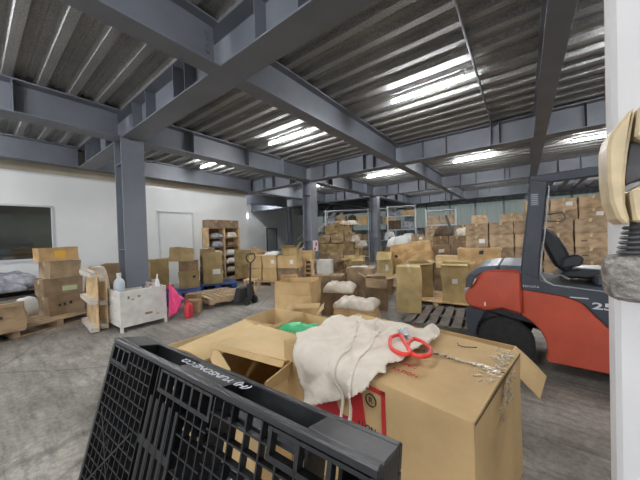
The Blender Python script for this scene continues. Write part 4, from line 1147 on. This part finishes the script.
# ------------------------------------------------------------------ heap of crushed cartons
random.seed(31)
ordn = ['first', 'second', 'third', 'fourth', 'fifth', 'sixth', 'seventh', 'eighth', 'ninth', 'tenth', 'eleventh', 'twelfth']
for k in range(3):
    wood_pallet('wooden pallet under the heap of crushed cartons, %s from the aisle' % ordn[k], -5.98-k*.19, 8.95+k*1.12, 0, 1.08, .9, 99.5, 'wood', h=.14)
lay = ['bottom', 'second', 'third', 'fourth', 'top']
dx, dy = math.cos(R(99.5)), math.sin(R(99.5))
for rw in range(2):
    for lz in range(5):
        n = [5, 5, 5, 4, 2][lz]-rw
        for k in range(n):
            t_ = .32+k*.63+max(0, lz-2)*.30+rw*.25+random.uniform(-.03, .03); v_ = .24+rw*.50+random.uniform(-.05, .05)
            x = -5.62+dx*t_-dy*v_; y = 8.42+dy*t_+dx*v_
            carton('crushed carton, %s from the near end, %s layer, %s row of the heap' % (ordn[k], lay[lz], ('front', 'rear')[rw]), x, y, .145+lz*.352, .56, .42, .345, 99.5+(random.uniform(-14, 14) if lz > 2 else random.uniform(-3, 3)),
                   random.choice(['mixed', 'kraft', 'olive', 'tan', 'kraft']), crush=.06 if lz > 1 else .035, seed=lz*9+k+rw*5, tilt=(random.uniform(-7, 7), random.uniform(-8, 8)) if lz > 2 else (0, 0), group='crushed cartons in the heap beyond the second column',
                   tape=(k % 2 == 0))
lump('woven_sack', 'whitish sack slumped over the top of the crushed heap', 'sack', -6.12, 10.2, 1.93, .8, .6, .2, 100, 'sack', 21, amp=.09)
lump('woven_sack', 'whitish sack slipping down the front of the crushed heap', 'sack', -5.55, 9.75, 1.22, .62, .22, .28, 100, 'sack', 22, amp=.08)
lump('torn_wrapping', 'torn pale wrapping hanging from the third layer of the crushed heap', 'wrapping', -5.72, 10.5, .95, .7, .3, .3, 100, 'sack', 41, amp=.10)
lump('torn_wrapping', 'brown torn paper crowning the near end of the crushed heap', 'wrapping', -5.98, 9.1, 1.90, .5, .4, .14, 95, 'kraft', 42, amp=.09)
carton('open yellow carton at the foot of the crushed heap', -5.12, 8.75, .42, .5, .4, .22, 60, 'yellow', flaps=(110, 60, 95, 60), flen=.2, crush=.01, seed=5)
carton('brown carton under the open yellow one at the heap foot', -5.12, 8.75, 0, .52, .42, .415, 60, 'brown', crush=.02, seed=6)

# steel racks in the distance
def rack(label, x, y, rz, wd, dp, h, shelves, load, seed):
    root = thing('steel_rack', label, 'rack', (x, y, 0), rz)
    for a in (-wd/2, wd/2):
        for c in (-dp/2, dp/2): MB().box(a-.022, a+.022, c-.022, c+.022, 0, h).build('upright', 'frame', root)
    random.seed(seed)
    for z in shelves:
        for c in (-dp/2, dp/2): MB().box(-wd/2, wd/2, c-.015, c+.015, z-.035, z).build('beam', 'frame', root)
        MB().box(-wd/2+.03, wd/2-.03, -dp/2+.02, dp/2-.02, z-.012, z+.004).build('shelf', 'greymetal', root)
    m_ = Matrix.Translation((x, y, 0)) @ Matrix.Rotation(R(rz), 4, 'Z')
    for si, z in enumerate(shelves[:load]):
        n = max(2, int(wd/.62))
        for k in range(n):
            wdt = wd/n*.86; p = m_ @ Vector((-wd/2+wd/n*(k+.5), 0, z+.006)); hh = random.uniform(.3, .62)
            ty = random.choice(['carton', 'carton', 'lump'])
            lb = '%s from the left on the %s shelf of the %s' % (ordn[k], lay[si] if si < 4 else 'top', label.split(' rack')[0]+' rack')
            if ty == 'carton': carton('carton '+lb, p.x, p.y, p.z, wdt, dp*.75, hh, rz+random.uniform(-5, 5), random.choice(['brown', 'dark', 'mixed', 'tan']), tape=False, crush=.01)
            else: lump('wrapped_bundle', 'grey bundle '+lb, 'bundle', p.x, p.y, p.z, wdt, dp*.7, hh, rz, random.choice(['film', 'dark', 'label']), random.random()*9, amp=.04, nx=10, ny=8)
rack('tall steel rack left of third column', -9.1, 14.9, 28, 2.7, .9, 3.15, (.15, 1.15, 2.15, 3.1), 3, 1)
rack('steel rack just behind third column', -7.1, 16.0, 22, 1.5, .9, 3.2, (.15, 1.15, 2.15, 3.1), 3, 2)
rack('narrow steel rack right of third column', -5.55, 15.0, 20, 1.5, .8, 3.1, (.15, 1.0, 1.75, 2.5, 3.05), 4, 3)
rack('far steel rack before the light sheets', -4.2, 18.2, 15, 1.7, .8, 3.0, (.15, 1.1, 2.0, 2.9), 3, 4)
# stair flank in the side room
stw = MB(); stw.prism([(7.8, 3.3), (12.5, .9), (12.5, .7), (7.8, 3.1)], -16.2, -16.1, 'x')
st_ = thing('metal_stair', 'white flanked stair rising in the dark side room', 'stairs', (-13.9, 15.4, 0), 0)
MB().prism([(0, .2), (3.6, 3.0), (3.6, 3.25), (0, .45)], 0, .05).build('stair_flank', 'white', st_)
MB().prism([(0, .2), (3.6, 3.0), (3.6, 3.25), (0, .45)], .9, .95).build('stair_flank', 'white', st_)
for k in range(12): MB().box(.1+k*.29, .38+k*.29, .05, .9, .38+k*.225, .41+k*.225).build('tread', 'greymetal', st_)
MB().tube([(0, .02, 1.3), (3.6, .02, 4.0)], .02, 6).build('handrail', 'frame', st_)

# ------------------------------------------------------------------ big carton walls
protos = []
for k, mt in enumerate(['mixed', 'kraft', 'brown', 'mixed', 'kraft', 'mixed']):
    b = MB(); b.box(-.5, .5, -.5, .5, 0, 1)
    bmesh.ops.subdivide_edges(b.bm, edges=b.bm.edges[:], cuts=3, use_grid_fill=True)
    f = crush_fn(.035, k*1.7+3)
    for v in b.bm.verts: v.co = f(v.co)
    me = b.mesh('carton_body', mt)
    t = MB(); t.box(-.04, .04, -.515, .515, .995, 1.012); t.box(-.04, .04, -.53, -.495, .75, 1.01)
    bmesh.ops.subdivide_edges(t.bm, edges=t.bm.edges[:], cuts=3, use_grid_fill=True)
    for v in t.bm.verts: v.co = f(v.co)
    te = t.mesh('carton_tape', 'tape')
    l = MB(); l.box(.1, .34, -.53, -.49, .35, .68); 
    for v in l.bm.verts: v.co = f(v.co)
    le = l.mesh('carton_label', 'label')
    pm = MB(); pm.box(-.32, -.12, -.528, -.49, .42, .50)
    for v in pm.bm.verts: v.co = f(v.co)
    protos.append((me, te, le, pm.mesh('carton_print', 'dark')))
def far_carton(label, x, y, z, sx, sy, sz, rz, group, k=None, lab=False, cat='carton'):
    p = protos[random.randrange(6) if k is None else k]
    o = obj('cardboard_carton', p[0], None, (x, y, z), rz); o.scale = (sx, sy, sz); tag(o, label, cat, group)
    obj('tape', p[1], o)
    if lab: obj('shipping_label', p[2], o)
    if random.random() < .4: obj('printed_mark', p[3], o)
    return o
def carton_wall(x0, y0, rz, counts, where, group, seed, sx=.50, sz=.30, sy=.45, rows=1, z0=.142, gap=.01, jit=.02, step=None):
    random.seed(seed); d = Vector((math.cos(R(rz)), math.sin(R(rz)), 0)); nrm = Vector((-d.y, d.x, 0))
    ln = ['bottom', 'second', 'third', 'fourth', 'fifth', 'sixth', 'seventh', 'eighth', 'ninth']
    nmax = len(counts); hts = {}
    for c in range(nmax):
        z = z0
        for l_ in range(counts[c]):
            h = sz*random.uniform(.97, 1.0)
            w_ = sx*random.uniform(.93, .955)
            p = Vector((x0, y0, 0))+d*((c+.5)*sx)+nrm*(sy/2+random.uniform(-jit, jit))
            far_carton('carton %s along in the %s layer of %s' % (ordn[c] if c < 12 else 'last', ln[l_], where), p.x, p.y, z, w_, sy*.9, h, rz+random.uniform(-.8, .8), group, lab=random.random() < .22)
            z += h+.004
# sits on a line of pallets
def pallet_line(x0, y0, rz, n, sx, where):
    d = Vector((math.cos(R(rz)), math.sin(R(rz)), 0)); nrm = Vector((-d.y, d.x, 0))
    for k in range(n):
        p = Vector((x0, y0, 0))+d*((k+.5)*sx)+nrm*.5
        wood_pallet('wooden pallet %s under %s' % (ordn[k], where), p.x, p.y, 0, sx*.96, 1.0, rz, 'wood', h=.14)
wA = 'the front carton wall behind the forklift'
pallet_line(-1.28, 8.0, 0, 5, 1.1, wA)
carton_wall(-1.25, 8.0, 0, [5, 5, 5, 5, 5, 6, 6, 6, 6, 5], wA, 'cartons in the front wall behind the forklift', 3, sx=.53, sz=.315)
wBn = 'the higher second carton wall behind it'
pallet_line(-.6, 9.3, 0, 6, 1.1, wBn)
carton_wall(-.55, 9.35, 0, [6, 7, 7, 7, 7, 7, 7, 7, 7, 7, 7, 6], wBn, 'cartons in the second wall behind the forklift', 4, sx=.55, sz=.31)
wC = 'the low stacks left of the carton wall'
carton_wall(-3.0, 9.6, 8, [3, 4, 4, 3], wC, 'cartons in the low stacks left of the carton wall', 5, sx=.50, sz=.34, z0=0.)
wD = 'the rear stacks before the light sheets'
carton_wall(-4.1, 12.2, 6, [4, 5, 4, 5, 6, 5, 5, 6, 5, 6, 6, 6], wD, 'cartons in the rear stacks before the light sheets', 6, sx=.60, sz=.36, z0=0.)
# clutter on top of the low stacks
lump('plastic_bag', 'white plastic bags heaped behind the tilted orange carton', 'bag', -3.95, 10.2, 1.0, .7, .5, .38, 10, 'label', 31, amp=.12)
carton('brown carton under the white plastic bags', -3.95, 10.2, 0, .8, .6, .99, 10, 'brown', crush=.02, seed=5)
lump('wrapped_bundle', 'dark bundle lying on the low stacks, chair-like', 'bundle', -2.2, 9.95, 1.38, .5, .4, .3, 10, 'dark', 33, amp=.1)
lump('wrapped_bundle', 'pale bundle lying on the low stacks beside the dark one', 'bundle', -1.6, 10.0, 1.38, .5, .4, .24, 10, 'sack', 34, amp=.1)
tag(MB().box(-.04, .04, -.02, .02, 0, .62).build('metal_bar', 'darkpaint', bevel=.004), 'dark bar sticking up from the low stacks', 'bar')
bpy.data.objects['metal_bar'].location = (-1.95, 10.0, 1.5); bpy.data.objects['metal_bar'].rotation_euler = (0, R(-18), 0)
carton('brown open carton with a white label at the low stacks', -2.08, 9.1, .0, .5, .42, 1.1, 8, 'brown', crush=.02, seed=51, sticker=('-y', .0, .85, .16, .10, 'label'))
carton('brown carton beside the open labelled one at the low stacks', -1.5, 8.95, .0, .42, .42, 1.2, 8, 'mixed', crush=.03, seed=52)
